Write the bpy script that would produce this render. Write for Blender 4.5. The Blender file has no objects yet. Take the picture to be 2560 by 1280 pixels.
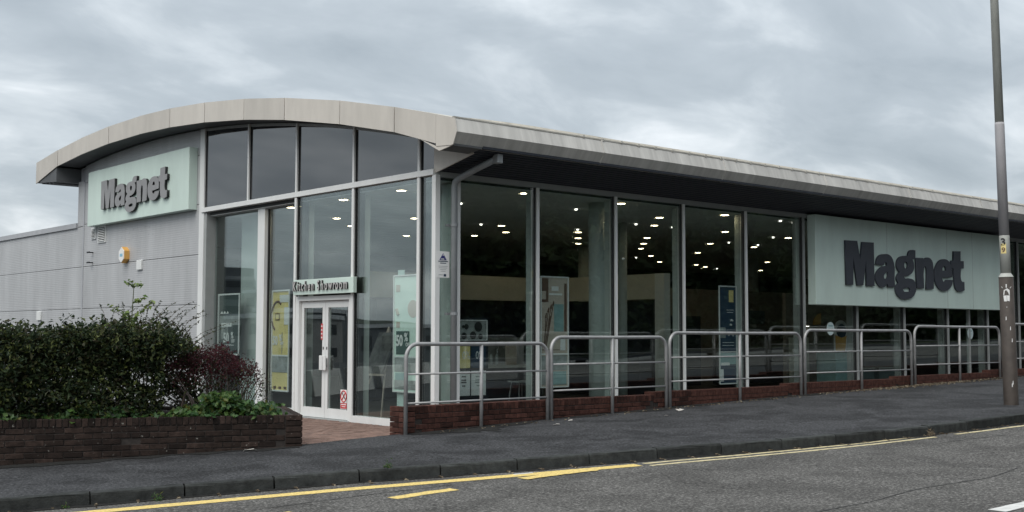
import bpy, bmesh, math, random
import numpy as np
from mathutils import Matrix, Vector

random.seed(7)
rng = np.random.default_rng(11)
scene = bpy.context.scene
C = scene.collection
PI = math.pi

# ------------------------------------------------------------------ camera
CAM = Vector((-11.869, -15.436, 1.575))
F_PX, YAW, PITCH, ROLL = 2952.5, math.radians(48.737), math.radians(3.777), math.radians(0.111)
cd = bpy.data.cameras.new('camera')
cam = bpy.data.objects.new('camera', cd)
C.objects.link(cam)
cd.sensor_fit = 'HORIZONTAL'
cd.sensor_width = 36.0
cd.lens = 36.0 * F_PX / 2560.0
cd.clip_start = 0.1
cd.clip_end = 4000
fw = Vector((math.cos(PITCH) * math.cos(YAW), math.cos(PITCH) * math.sin(YAW), math.sin(PITCH)))
r0 = Vector((math.sin(YAW), -math.cos(YAW), 0))
u0 = r0.cross(fw)
rr = r0 * math.cos(ROLL) + u0 * math.sin(ROLL)
uu = u0 * math.cos(ROLL) - r0 * math.sin(ROLL)
M4 = Matrix((rr, uu, -fw)).transposed().to_4x4()
M4.translation = CAM
cam.matrix_world = M4
scene.camera = cam

# ------------------------------------------------------------------ sky
SUN_EL, SUN_AZ = math.radians(52), math.radians(200)      # direction the light comes from, ccw from +x
W = bpy.data.worlds.new('World')
scene.world = W
W.use_nodes = True
nt = W.node_tree
nt.nodes.clear()
def wn(t, **k):
    n = nt.nodes.new(t)
    for a, b in k.items():
        setattr(n, a, b)
    return n
wl = nt.links.new
out = wn('ShaderNodeOutputWorld')
sky = wn('ShaderNodeTexSky', sky_type='NISHITA', sun_disc=False)
sky.sun_elevation = SUN_EL
sky.sun_rotation = math.radians(90) - SUN_AZ
sky.air_density = 1.0
sky.dust_density = 2.0
bg1 = wn('ShaderNodeBackground')
bg1.inputs['Strength'].default_value = 0.1
wl(sky.outputs[0], bg1.inputs['Color'])
tc = wn('ShaderNodeTexCoord')
sep = wn('ShaderNodeSeparateXYZ')
wl(tc.outputs['Generated'], sep.inputs[0])
def wmath(op, a, b=None):
    m = wn('ShaderNodeMath', operation=op)
    for i, v in enumerate((a, b)):
        if v is None:
            continue
        if isinstance(v, (int, float)):
            m.inputs[i].default_value = v
        else:
            wl(v, m.inputs[i])
    return m.outputs[0]
zc = wmath('MAXIMUM', sep.outputs[2], 0.0)
zd = wmath('ADD', zc, 0.30)
cx_ = wmath('DIVIDE', sep.outputs[0], zd)
cy_ = wmath('DIVIDE', sep.outputs[1], zd)
comb = wn('ShaderNodeCombineXYZ')
wl(cx_, comb.inputs[0]); wl(cy_, comb.inputs[1]); comb.inputs[2].default_value = 3.7
def cloud(scale, detail, rough, dist, off):
    mp = wn('ShaderNodeMapping')
    mp.inputs['Rotation'].default_value = (0, 0, math.radians(40))
    mp.inputs['Scale'].default_value = (1.0, 1.5, 1)
    mp.inputs['Location'].default_value = (off, off * .7, 0)
    wl(comb.outputs[0], mp.inputs[0])
    n = wn('ShaderNodeTexNoise')
    n.inputs['Scale'].default_value = scale
    n.inputs['Detail'].default_value = detail
    n.inputs['Roughness'].default_value = rough
    n.inputs['Distortion'].default_value = dist
    wl(mp.outputs[0], n.inputs['Vector'])
    return n.outputs['Fac']
nA = cloud(1.5, 3, 0.45, 0.2, 2.3)
nB = cloud(3.6, 5, 0.55, 0.3, 7.1)
mixn = wmath('ADD', wmath('MULTIPLY', nA, 0.54), wmath('MULTIPLY', nB, 0.46))
ramp = wn('ShaderNodeValToRGB')
e = ramp.color_ramp.elements
e[0].position = 0.33; e[0].color = (0.235, 0.268, 0.295, 1)
e[1].position = 0.64; e[1].color = (0.585, 0.61, 0.63, 1)
m_ = e.new(0.47); m_.color = (0.305, 0.340, 0.368, 1)
m_ = e.new(0.555); m_.color = (0.41, 0.445, 0.470, 1)
wl(mixn, ramp.inputs[0])
# overcast sky brightens towards the zenith
grad = wmath('ADD', wmath('MULTIPLY', zc, 0.9), 0.9)
bg2 = wn('ShaderNodeBackground')
wl(ramp.outputs[0], bg2.inputs['Color'])
wl(grad, bg2.inputs['Strength'])
mx = wn('ShaderNodeMixShader')
mx.inputs[0].default_value = 0.92
wl(bg1.outputs[0], mx.inputs[1]); wl(bg2.outputs[0], mx.inputs[2])
wl(mx.outputs[0], out.inputs[0])

sd = bpy.data.lights.new('sun', 'SUN')
sd.energy = 1.35
sd.angle = math.radians(50)
sd.color = (1.0, 0.95, 0.88)
sun = bpy.data.objects.new('sun', sd)
C.objects.link(sun)
sdir = Vector((math.cos(SUN_EL) * math.cos(SUN_AZ), math.cos(SUN_EL) * math.sin(SUN_AZ), math.sin(SUN_EL)))
sun.rotation_euler = sdir.to_track_quat('Z', 'Y').to_euler()
sun.location = sdir * 60

vs = scene.view_settings
vs.view_transform = 'Standard'
vs.look = 'None'
vs.exposure = 0.72
vs.gamma = 1.0
vs.use_curve_mapping = False
scene.render.engine = 'CYCLES'
scene.cycles.use_denoising = True
scene.cycles.max_bounces = 10
scene.cycles.transparent_max_bounces = 24
scene.cycles.sample_clamp_indirect = 6.0
scene.cycles.caustics_reflective = False
scene.cycles.caustics_refractive = False

# ------------------------------------------------------------------ materials
MATS = {}
def mat(name, color, rough=0.7, metal=0.0, var=0.0, noise=0.0, nscale=8.0, bump=0.0, bscale=60.0, spec=0.5, emit=None, estr=0.0,
        stretch=(1, 1, 1), dark=None, extra=None):
    """Principled material: base colour with noise-driven tone changes, per-object variation and fine bump."""
    if name in MATS:
        return MATS[name]
    m = bpy.data.materials.new(name)
    MATS[name] = m
    m.use_nodes = True
    t = m.node_tree
    L = t.links.new
    b = t.nodes['Principled BSDF']
    b.inputs['Roughness'].default_value = rough
    b.inputs['Metallic'].default_value = metal
    b.inputs['Specular IOR Level'].default_value = spec
    b.inputs['Base Color'].default_value = (*color, 1)
    tcn = t.nodes.new('ShaderNodeTexCoord')
    geo = t.nodes.new('ShaderNodeNewGeometry')
    src = None
    if noise > 0:
        mp = t.nodes.new('ShaderNodeMapping')
        mp.inputs['Scale'].default_value = stretch
        L(geo.outputs['Position'], mp.inputs[0])
        n = t.nodes.new('ShaderNodeTexNoise')
        n.inputs['Scale'].default_value = nscale
        n.inputs['Detail'].default_value = 6
        n.inputs['Roughness'].default_value = 0.65
        L(mp.outputs[0], n.inputs['Vector'])
        rp = t.nodes.new('ShaderNodeValToRGB')
        d = dark if dark else tuple(c * (1 - noise) for c in color)
        h = tuple(min(1, c * (1 + noise * .55)) for c in color)
        rp.color_ramp.elements[0].position = 0.32; rp.color_ramp.elements[0].color = (*d, 1)
        rp.color_ramp.elements[1].position = 0.68; rp.color_ramp.elements[1].color = (*h, 1)
        L(n.outputs['Fac'], rp.inputs[0])
        src = rp.outputs[0]
    if var > 0:
        oi = t.nodes.new('ShaderNodeObjectInfo')
        mr = t.nodes.new('ShaderNodeMapRange')
        mr.inputs['To Min'].default_value = 1 - var
        mr.inputs['To Max'].default_value = 1 + var
        L(oi.outputs['Random'], mr.inputs['Value'])
        hs = t.nodes.new('ShaderNodeHueSaturation')
        L(mr.outputs[0], hs.inputs['Value'])
        if src:
            L(src, hs.inputs['Color'])
        else:
            hs.inputs['Color'].default_value = (*color, 1)
        src = hs.outputs[0]
    if src:
        L(src, b.inputs['Base Color'])
    if bump > 0:
        n2 = t.nodes.new('ShaderNodeTexNoise')
        n2.inputs['Scale'].default_value = bscale
        n2.inputs['Detail'].default_value = 4
        L(geo.outputs['Position'], n2.inputs['Vector'])
        bp = t.nodes.new('ShaderNodeBump')
        bp.inputs['Strength'].default_value = bump
        bp.inputs['Distance'].default_value = 0.01
        L(n2.outputs['Fac'], bp.inputs['Height'])
        L(bp.outputs[0], b.inputs['Normal'])
    if emit:
        b.inputs['Emission Color'].default_value = (*emit, 1)
        b.inputs['Emission Strength'].default_value = estr
    if extra:
        extra(t, b, geo, src)
    return m

def ex_ribs(axis, period, strength):
    def f(t, b, geo, src):
        L = t.links.new
        s = t.nodes.new('ShaderNodeSeparateXYZ'); L(geo.outputs['Position'], s.inputs[0])
        m = t.nodes.new('ShaderNodeMath'); m.operation = 'MULTIPLY'; m.inputs[1].default_value = 2 * PI / period
        L(s.outputs[axis], m.inputs[0])
        si = t.nodes.new('ShaderNodeMath'); si.operation = 'SINE'; L(m.outputs[0], si.inputs[0])
        bp = t.nodes.new('ShaderNodeBump'); bp.inputs['Strength'].default_value = strength; bp.inputs['Distance'].default_value = 0.004
        L(si.outputs[0], bp.inputs['Height']); L(bp.outputs[0], b.inputs['Normal'])
    return f

def ex_asphalt(speck_light, speck_scale, patch):
    """Fine stone speckle plus wide worn and damp patches."""
    def f(t, b, geo, src):
        L = t.links.new
        n = t.nodes.new('ShaderNodeTexNoise'); n.inputs['Scale'].default_value = speck_scale; n.inputs['Detail'].default_value = 3; n.inputs['Roughness'].default_value = .75
        L(geo.outputs['Position'], n.inputs['Vector'])
        r = t.nodes.new('ShaderNodeValToRGB')
        r.color_ramp.elements[0].position = .34; r.color_ramp.elements[0].color = (.3, .3, .3, 1)
        r.color_ramp.elements[1].position = .74; r.color_ramp.elements[1].color = (speck_light,) * 3 + (1,)
        mm = r.color_ramp.elements.new(.54); mm.color = (1, 1, 1, 1)
        L(n.outputs['Fac'], r.inputs[0])
        n2 = t.nodes.new('ShaderNodeTexNoise'); n2.inputs['Scale'].default_value = 1.1; n2.inputs['Detail'].default_value = 7; n2.inputs['Roughness'].default_value = .6; n2.inputs['Distortion'].default_value = .6
        L(geo.outputs['Position'], n2.inputs['Vector'])
        r2 = t.nodes.new('ShaderNodeValToRGB')
        r2.color_ramp.elements[0].position = .40; r2.color_ramp.elements[0].color = (1 - patch,) * 3 + (1,)
        r2.color_ramp.elements[1].position = .57; r2.color_ramp.elements[1].color = (1 + patch * .35,) * 3 + (1,)
        L(n2.outputs['Fac'], r2.inputs[0])
        m1 = t.nodes.new('ShaderNodeMix'); m1.data_type = 'RGBA'; m1.blend_type = 'MULTIPLY'; m1.inputs[0].default_value = 1
        L(src, m1.inputs[6]); L(r.outputs[0], m1.inputs[7])
        m2 = t.nodes.new('ShaderNodeMix'); m2.data_type = 'RGBA'; m2.blend_type = 'MULTIPLY'; m2.inputs[0].default_value = 1
        L(m1.outputs[2], m2.inputs[6]); L(r2.outputs[0], m2.inputs[7])
        L(m2.outputs[2], b.inputs['Base Color'])
        bp = t.nodes.new('ShaderNodeBump'); bp.inputs['Strength'].default_value = .55; bp.inputs['Distance'].default_value = .006
        L(n.outputs['Fac'], bp.inputs['Height']); L(bp.outputs[0], b.inputs['Normal'])
    return f

def ex_specks(t, b, geo, src):
    """lime specks and lichen on old brick"""
    L = t.links.new
    n = t.nodes.new('ShaderNodeTexNoise'); n.inputs['Scale'].default_value = 26; n.inputs['Detail'].default_value = 2
    L(geo.outputs['Position'], n.inputs['Vector'])
    r = t.nodes.new('ShaderNodeValToRGB')
    r.color_ramp.elements[0].position = .69; r.color_ramp.elements[0].color = (0, 0, 0, 1)
    r.color_ramp.elements[1].position = .75; r.color_ramp.elements[1].color = (1, 1, 1, 1)
    L(n.outputs['Fac'], r.inputs[0])
    m = t.nodes.new('ShaderNodeMix'); m.data_type = 'RGBA'
    L(r.outputs[0], m.inputs[0]); L(src, m.inputs[6]); m.inputs[7].default_value = (.20, .19, .17, 1)
    L(m.outputs[2], b.inputs['Base Color'])

def ex_leaf(cols):
    """Colour per leaf, a little light through the blade."""
    def f(t, b, geo, src):
        L = t.links.new
        r = t.nodes.new('ShaderNodeValToRGB')
        el = r.color_ramp.elements
        el[0].position = 0; el[0].color = (*cols[0], 1)
        el[1].position = 1; el[1].color = (*cols[-1], 1)
        for i, c in enumerate(cols[1:-1]):
            q = el.new((i + 1) / (len(cols) - 1)); q.color = (*c, 1)
        L(geo.outputs['Random Per Island'], r.inputs[0])
        L(r.outputs[0], b.inputs['Base Color'])
        tr = t.nodes.new('ShaderNodeBsdfTranslucent'); L(r.outputs[0], tr.inputs[0])
        mixs = t.nodes.new('ShaderNodeMixShader'); mixs.inputs[0].default_value = .25
        o = t.nodes['Material Output']
        L(b.outputs[0], mixs.inputs[1]); L(tr.outputs[0], mixs.inputs[2]); L(mixs.outputs[0], o.inputs[0])
    return f

def glass_mat(name, tint, ior, rough=0.0):
    m = bpy.data.materials.new(name); MATS[name] = m
    m.use_nodes = True
    t = m.node_tree; t.nodes.clear(); L = t.links.new
    o = t.nodes.new('ShaderNodeOutputMaterial')
    lw = t.nodes.new('ShaderNodeLayerWeight'); lw.inputs['Blend'].default_value = .5
    pw = t.nodes.new('ShaderNodeMath'); pw.operation = 'POWER'; pw.inputs[1].default_value = 5
    L(lw.outputs['Facing'], pw.inputs[0])
    f0 = ((ior - 1) / (ior + 1)) ** 2
    fr = t.nodes.new('ShaderNodeMath'); fr.operation = 'MULTIPLY_ADD'; fr.inputs[1].default_value = 1 - f0; fr.inputs[2].default_value = f0
    L(pw.outputs[0], fr.inputs[0])
    geo = t.nodes.new('ShaderNodeNewGeometry')
    n = t.nodes.new('ShaderNodeTexNoise'); n.inputs['Scale'].default_value = .35; n.inputs['Detail'].default_value = 1
    L(geo.outputs['Position'], n.inputs['Vector'])
    bp = t.nodes.new('ShaderNodeBump'); bp.inputs['Strength'].default_value = .3; bp.inputs['Distance'].default_value = .02
    L(n.outputs['Fac'], bp.inputs['Height'])
    tr = t.nodes.new('ShaderNodeBsdfTransparent'); tr.inputs[0].default_value = (*tint, 1)
    gl = t.nodes.new('ShaderNodeBsdfGlossy'); gl.inputs['Roughness'].default_value = rough; gl.inputs['Color'].default_value = (.93, .98, .97, 1)
    L(bp.outputs[0], gl.inputs['Normal'])
    mx = t.nodes.new('ShaderNodeMixShader')
    L(fr.outputs[0], mx.inputs[0]); L(tr.outputs[0], mx.inputs[1]); L(gl.outputs[0], mx.inputs[2]); L(mx.outputs[0], o.inputs[0])
    return m

GLASS = glass_mat('glass', (.93, .975, .965), 2.3)
SPAN = mat('spandrel_glass', (.012, .014, .018), rough=.03, spec=1.0)
SPAN.node_tree.nodes['Principled BSDF'].inputs['IOR'].default_value = 1.75
CLAD = mat('ribbed_cladding', (.45, .458, .468), rough=.42, noise=.16, nscale=1.5, stretch=(1, 1, .2), extra=ex_ribs(2, .05, .22), spec=.4)
TRIM = mat('clad_trim', (.40, .41, .43), rough=.45, noise=.1, nscale=3)
FASC = mat('fascia_metal', (.57, .535, .485), rough=.5, noise=.1, nscale=1.6, stretch=(1.6, 1.6, .5), spec=.35, var=.07)
FASCR = mat('fascia_metal_weathered', (.52, .505, .475), rough=.5, noise=.26, nscale=1.7, stretch=(2.6, .2, .2), spec=.35, var=.04)
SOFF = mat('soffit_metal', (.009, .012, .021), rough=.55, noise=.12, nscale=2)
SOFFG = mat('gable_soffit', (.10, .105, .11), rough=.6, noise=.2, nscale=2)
ROOFM = mat('roof_sheet', (.50, .48, .43), rough=.6, noise=.25, nscale=2)
FRAME = mat('pale_aluminium', (.74, .75, .74), rough=.4, noise=.07, nscale=2.5, stretch=(1, 1, .3))
FRAMEG = mat('grey_aluminium', (.33, .345, .34), rough=.42, noise=.1, nscale=3)
PIPE = mat('pipe_grey', (.25, .265, .275), rough=.45, noise=.12, nscale=4)
RETN = mat('black_return', (.012, .012, .014), rough=.6)
GASK = mat('black_gasket', (.012, .012, .013), rough=.6)
COLM = mat('column_paint', (.50, .55, .53), rough=.6, noise=.08, nscale=2)
MINT = mat('mint_panel', (.60, .72, .66), rough=.5, noise=.09, nscale=1.6, stretch=(1, 1, .3))
SLATE = mat('slate_letters', (.042, .048, .062), rough=.5, noise=.1, nscale=5)
SLATEG = mat('grey_letters', (.27, .27, .275), rough=.5, noise=.1, nscale=5)
BRICKP = mat('planter_brick', (.032, .021, .017), rough=.9, spec=.25, var=.55, noise=.55, nscale=14, bump=.5, bscale=90, extra=ex_specks)
BRICKW = mat('red_brick', (.070, .030, .023), rough=.9, spec=.25, var=.5, noise=.5, nscale=12, bump=.5, bscale=90)
MORT = mat('mortar', (.035, .029, .026), rough=.95, noise=.4, nscale=20)
PAVB = mat('block_paver', (.21, .135, .108), rough=.85, var=.3, noise=.3, nscale=10, bump=.3)
PAVJ = mat('paver_joint', (.06, .05, .045), rough=.95, noise=.3, nscale=20)
ASPH = mat('pavement_asphalt', (.056, .057, .060), rough=.85, spec=.15, noise=.25, nscale=22, extra=ex_asphalt(2.7, 36, .36))
ROADM = mat('road_asphalt', (.118, .114, .108), rough=.9, spec=.15, noise=.25, nscale=14, extra=ex_asphalt(2.8, 36, .24))
KERB = mat('kerb_stone', (.042, .045, .044), rough=.85, spec=.2, var=.22, noise=.45, nscale=9, bump=.5, bscale=50)
YEL = mat('yellow_paint', (.86, .64, .20), rough=.75, noise=.16, nscale=38, dark=(.42, .32, .13))
CREAM = mat('worn_yellow_paint', (.60, .52, .31), rough=.85, noise=.4, nscale=18)
WHT = mat('white_road_paint', (.62, .62, .60), rough=.8, noise=.2, nscale=12)
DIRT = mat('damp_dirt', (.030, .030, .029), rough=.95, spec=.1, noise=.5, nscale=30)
CRACK = mat('crack_tar', (.02, .02, .02), rough=.9)
RAIL = mat('galvanised_steel', (.37, .37, .37), rough=.5, metal=.35, noise=.22, nscale=7)
POSTB = mat('lamp_base_brown', (.055, .044, .037), rough=.7, noise=.3, nscale=6)
POSTG = mat('lamp_shaft_grey', (.44, .45, .42), rough=.6, noise=.2, nscale=4, stretch=(1, 1, .3))
POSTP = mat('lamp_shaft_mauve', (.40, .39, .405), rough=.6, noise=.2, nscale=4, stretch=(1, 1, .3))
WHITE = mat('white_print', (.80, .80, .79), rough=.6)
BLACK = mat('black_print', (.015, .015, .018), rough=.6)
NAVY = mat('navy_print', (.02, .045, .085), rough=.6)
BLUE = mat('blue_print', (.03, .03, .16), rough=.6)
RED = mat('red_print', (.55, .05, .06), rough=.6)
YELP = mat('yellow_print', (.85, .70, .30), rough=.6, noise=.15, nscale=3)
BEIP = mat('beige_print', (.55, .47, .40), rough=.6, noise=.1, nscale=3)
MINTP = mat('mint_print', (.72, .88, .79), rough=.6, noise=.06, nscale=3)
TEALP = mat('teal_print', (.25, .40, .40), rough=.6, noise=.2, nscale=4)
GREYP = mat('grey_print', (.33, .35, .34), rough=.6, noise=.4, nscale=7)
PICT = mat('easel_picture', (.12, .12, .115), rough=.6, noise=.75, nscale=5)
DKG = mat('dark_green_print', (.03, .075, .06), rough=.6)
BROWNP = mat('brown_print', (.13, .07, .05), rough=.6)
ORNG = mat('orange_print', (.70, .38, .10), rough=.6)
LAMPM = mat('lit_lamp', (1, .95, .85), emit=(1.0, .78, .48), estr=13)
SPOTM = mat('lit_spot', (1, .95, .9), emit=(1.0, .93, .82), estr=2.6)
FLOOR = mat('showroom_floor', (.13, .127, .122), rough=.35, noise=.2, nscale=2)
CEIL = mat('ceiling_tile', (.72, .74, .72), rough=.9, var=.06, noise=.08, nscale=6)
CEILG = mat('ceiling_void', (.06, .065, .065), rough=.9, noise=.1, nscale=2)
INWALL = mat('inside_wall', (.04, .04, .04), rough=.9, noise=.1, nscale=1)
BEIGE = mat('beige_partition', (.72, .69, .57), rough=.9, noise=.1, nscale=1.5)
TAUPE = mat('taupe_partition', (.27, .235, .195), rough=.9, noise=.12, nscale=1.5)
UNIT = mat('navy_kitchen_unit', (.012, .016, .028), rough=.35)
UNITG = mat('grey_kitchen_unit', (.09, .12, .125), rough=.4)
TOP = mat('pale_worktop', (.50, .49, .46), rough=.35, noise=.1, nscale=6)
TILE = mat('splashback_tile', (.24, .24, .225), rough=.4, noise=.15, nscale=14)
CHROME = mat('chrome', (.6, .6, .6), rough=.2, metal=1)
SOIL = mat('soil', (.025, .018, .013), rough=1, noise=.5, nscale=14)
BARK = mat('bark', (.085, .065, .05), rough=.9, noise=.4, nscale=12)
TWIG = mat('twig', (.10, .075, .06), rough=.9, noise=.3, nscale=20)
HLEAF = mat('hedge_leaf', (.03, .05, .02), rough=.6, extra=ex_leaf([(.008, .015, .008), (.014, .026, .010), (.026, .044, .016), (.017, .032, .013), (.036, .058, .020), (.034, .026, .013), (.060, .080, .024), (.11, .13, .035)]), spec=.3)
RLEAF = mat('red_leaf', (.08, .02, .02), rough=.6, extra=ex_leaf([(.045, .009, .014), (.075, .014, .022), (.026, .013, .014), (.10, .020, .028), (.030, .026, .013)]), spec=.3)
ILEAF = mat('ivy_leaf', (.05, .1, .03), rough=.5, extra=ex_leaf([(.026, .070, .024), (.045, .11, .030), (.08, .145, .030), (.035, .085, .030), (.16, .16, .035)]), spec=.4)
SLEAF = mat('sapling_leaf', (.1, .16, .05), rough=.5, extra=ex_leaf([(.10, .17, .05), (.16, .23, .06), (.24, .29, .08), (.08, .13, .04)]), spec=.4)
TLEAF = mat('tree_leaf', (.03, .05, .02), rough=.7, extra=ex_leaf([(.014, .024, .010), (.025, .042, .016), (.040, .060, .020)]), spec=.2)
DEADL = mat('dead_leaf', (.2, .15, .1), rough=.9, extra=ex_leaf([(.10, .07, .045), (.20, .15, .10), (.33, .28, .2), (.07, .055, .04)]))
GRASS = mat('rough_grass', (.045, .06, .025), rough=1, noise=.4, nscale=1.5)
FARG = mat('far_ground', (.07, .07, .065), rough=1, noise=.3, nscale=.05)
HILLM = mat('wooded_hill', (.022, .030, .020), rough=1, noise=.4, nscale=.06)
CONC = mat('pale_concrete', (.46, .46, .45), rough=.85, noise=.15, nscale=2)
OFFW = mat('office_wall', (.10, .11, .12), rough=.7, noise=.1, nscale=.5)
OFFG = mat('office_window', (.03, .035, .04), rough=.15)
PALEW = mat('pale_render', (.22, .22, .22), rough=.8, noise=.1, nscale=.5)
RUBBER = mat('dirty_paper', (.55, .52, .48), rough=.9, noise=.3, nscale=30)
SMOKED = mat('window_film', (.05, .07, .065), rough=.5)

# ------------------------------------------------------------------ mesh helpers
ORI = {}
class MB:
    def __init__(s):
        s.v = []; s.f = []
    def add(s, vs, fs):
        o = len(s.v)
        s.v += [tuple(p) for p in vs]
        s.f += [tuple(i + o for i in f) for f in fs]
        return s
    def box(s, x0, x1, y0, y1, z0, z1):
        return s.add([(x0, y0, z0), (x1, y0, z0), (x1, y1, z0), (x0, y1, z0), (x0, y0, z1), (x1, y0, z1), (x1, y1, z1), (x0, y1, z1)],
                     [(0, 3, 2, 1), (4, 5, 6, 7), (0, 1, 5, 4), (1, 2, 6, 5), (2, 3, 7, 6), (3, 0, 4, 7)])
    def prism(s, poly, axis, a, b):
        """poly: 2D outline in the two other axes (in xyz order), extruded along axis from a to b."""
        n = len(poly)
        def P(p, c):
            return (c, p[0], p[1]) if axis == 0 else ((p[0], c, p[1]) if axis == 1 else (p[0], p[1], c))
        vs = [P(p, a) for p in poly] + [P(p, b) for p in poly]
        fs = [tuple(range(n))[::-1], tuple(range(n, 2 * n))] + [(i, (i + 1) % n, n + (i + 1) % n, n + i) for i in range(n)]
        return s.add(vs, fs)
    def tube(s, pts, r, seg=10, r2=None, cap=True):
        pts = [Vector(p) for p in pts]
        n = len(pts)
        rs = [r + ((r2 if r2 is not None else r) - r) * i / max(1, n - 1) for i in range(n)] if not isinstance(r, (list, tuple)) else r
        vs = []; nrm = None
        for i, p in enumerate(pts):
            d = (pts[min(i + 1, n - 1)] - pts[max(i - 1, 0)]).normalized()
            if nrm is None:
                nrm = d.orthogonal().normalized()
            else:
                nrm = (nrm - d * nrm.dot(d))
                nrm = nrm.normalized() if nrm.length > 1e-6 else d.orthogonal().normalized()
            bn = d.cross(nrm)
            for k in range(seg):
                a = 2 * PI * k / seg
                vs.append(p + (nrm * math.cos(a) + bn * math.sin(a)) * rs[i])
        fs = [(i * seg + k, i * seg + (k + 1) % seg, (i + 1) * seg + (k + 1) % seg, (i + 1) * seg + k) for i in range(n - 1) for k in range(seg)]
        if cap:
            fs += [tuple(range(seg))[::-1], tuple(range((n - 1) * seg, n * seg))]
        return s.add(vs, fs)
    def lathe(s, prof, c, seg=24):
        vs = []; n = len(prof)
        for (r, z) in prof:
            for k in range(seg):
                a = 2 * PI * k / seg
                vs.append((c[0] + r * math.cos(a), c[1] + r * math.sin(a), c[2] + z))
        fs = [(i * seg + k, i * seg + (k + 1) % seg, (i + 1) * seg + (k + 1) % seg, (i + 1) * seg + k) for i in range(n - 1) for k in range(seg)]
        fs += [tuple(range(seg))[::-1], tuple(range((n - 1) * seg, n * seg))]
        return s.add(vs, fs)
    def build(s, name, m, parent=None, smooth=False, bevel=0, recalc=True, origin=None):
        me = bpy.data.meshes.new(name)
        V = np.array(s.v, dtype=float)
        if origin is None:
            lo, hi = V.min(0), V.max(0)
            origin = Vector(((lo[0] + hi[0]) / 2, (lo[1] + hi[1]) / 2, lo[2]))
        origin = Vector(origin)
        V = V - np.array(origin)
        me.from_pydata(V.tolist(), [], s.f)
        if recalc or bevel:
            bm = bmesh.new(); bm.from_mesh(me)
            if bevel:
                bmesh.ops.bevel(bm, geom=[e_ for e_ in bm.edges if len(e_.link_faces) == 2 and e_.calc_face_angle(0) > .6], offset=bevel, segments=1, affect='EDGES', profile=.5)
            bmesh.ops.recalc_face_normals(bm, faces=bm.faces)
            bm.to_mesh(me); bm.free()
        me.materials.append(m)
        if smooth:
            for p in me.polygons:
                p.use_smooth = True
        return link(name, me, parent, origin)

def link(name, me, parent, origin, rot=None):
    o = bpy.data.objects.new(name, me)
    C.objects.link(o)
    ORI[o.name] = Vector(origin)
    if parent is not None:
        o.parent = parent
        o.location = Vector(origin) - ORI[parent.name]
    else:
        o.location = origin
    if rot is not None:
        o.rotation_euler = rot
    return o

def empty(name, loc):
    o = bpy.data.objects.new(name, None)
    C.objects.link(o)
    o.location = loc
    o.empty_display_size = .1
    ORI[o.name] = Vector(loc)
    return o

def tag(o, label=None, cat=None, group=None, kind=None):
    if label: o['label'] = label
    if cat: o['category'] = cat
    if group: o['group'] = group
    if kind: o['kind'] = kind
    return o

def thing(name, loc, label, cat, group=None):
    return tag(empty(name, loc), label, cat, group)

def B(name, m, parent, x0, x1, y0, y1, z0, z1, bevel=0):
    return MB().box(x0, x1, y0, y1, z0, z1).build(name, m, parent, bevel=bevel, recalc=bool(bevel))

RX = Matrix(((1, 0, 0), (0, 0, -1), (0, 1, 0))).to_4x4()         # reads on a wall that faces -y
RL = Matrix(((0, 0, -1), (-1, 0, 0), (0, 1, 0))).to_4x4()        # reads on a wall that faces -x
def curve_mesh(cu, Mx, loc):
    ob = bpy.data.objects.new('tmp', cu)
    C.objects.link(ob)
    dg = bpy.context.evaluated_depsgraph_get()
    me = bpy.data.meshes.new_from_object(ob.evaluated_get(dg))
    bpy.data.objects.remove(ob)
    me.transform(Mx)
    return me

def glyph(name, loops, scale, depth, Mx, origin, m, parent, bevel=.004):
    cu = bpy.data.curves.new(name, 'CURVE')
    cu.dimensions = '2D'; cu.fill_mode = 'BOTH'; cu.extrude = depth / 2; cu.bevel_depth = bevel; cu.bevel_resolution = 0; cu.resolution_u = 6
    for lp in loops:
        sp = cu.splines.new('BEZIER')
        sp.bezier_points.add(len(lp) - 1)
        sp.use_cyclic_u = True
        for bp, (x, z, sm) in zip(sp.bezier_points, lp):
            bp.co = (x * scale, z * scale, 0)
            bp.handle_left_type = bp.handle_right_type = 'AUTO' if sm else 'VECTOR'
    me = curve_mesh(cu, Mx, origin)
    me.materials.clear(); me.materials.append(m)
    return link(name, me, parent, origin)

def text(name, body, size, depth, Mx, origin, m, parent, offset=0.0, sx=1.0, align='LEFT'):
    cu = bpy.data.curves.new(name, 'FONT')
    cu.body = body; cu.size = size; cu.extrude = depth / 2; cu.offset = offset; cu.align_x = align; cu.resolution_u = 3
    me = curve_mesh(cu, Mx @ Matrix.Diagonal((sx, 1, 1, 1)), origin)
    me.materials.clear(); me.materials.append(m)
    return link(name, me, parent, origin)

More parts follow.
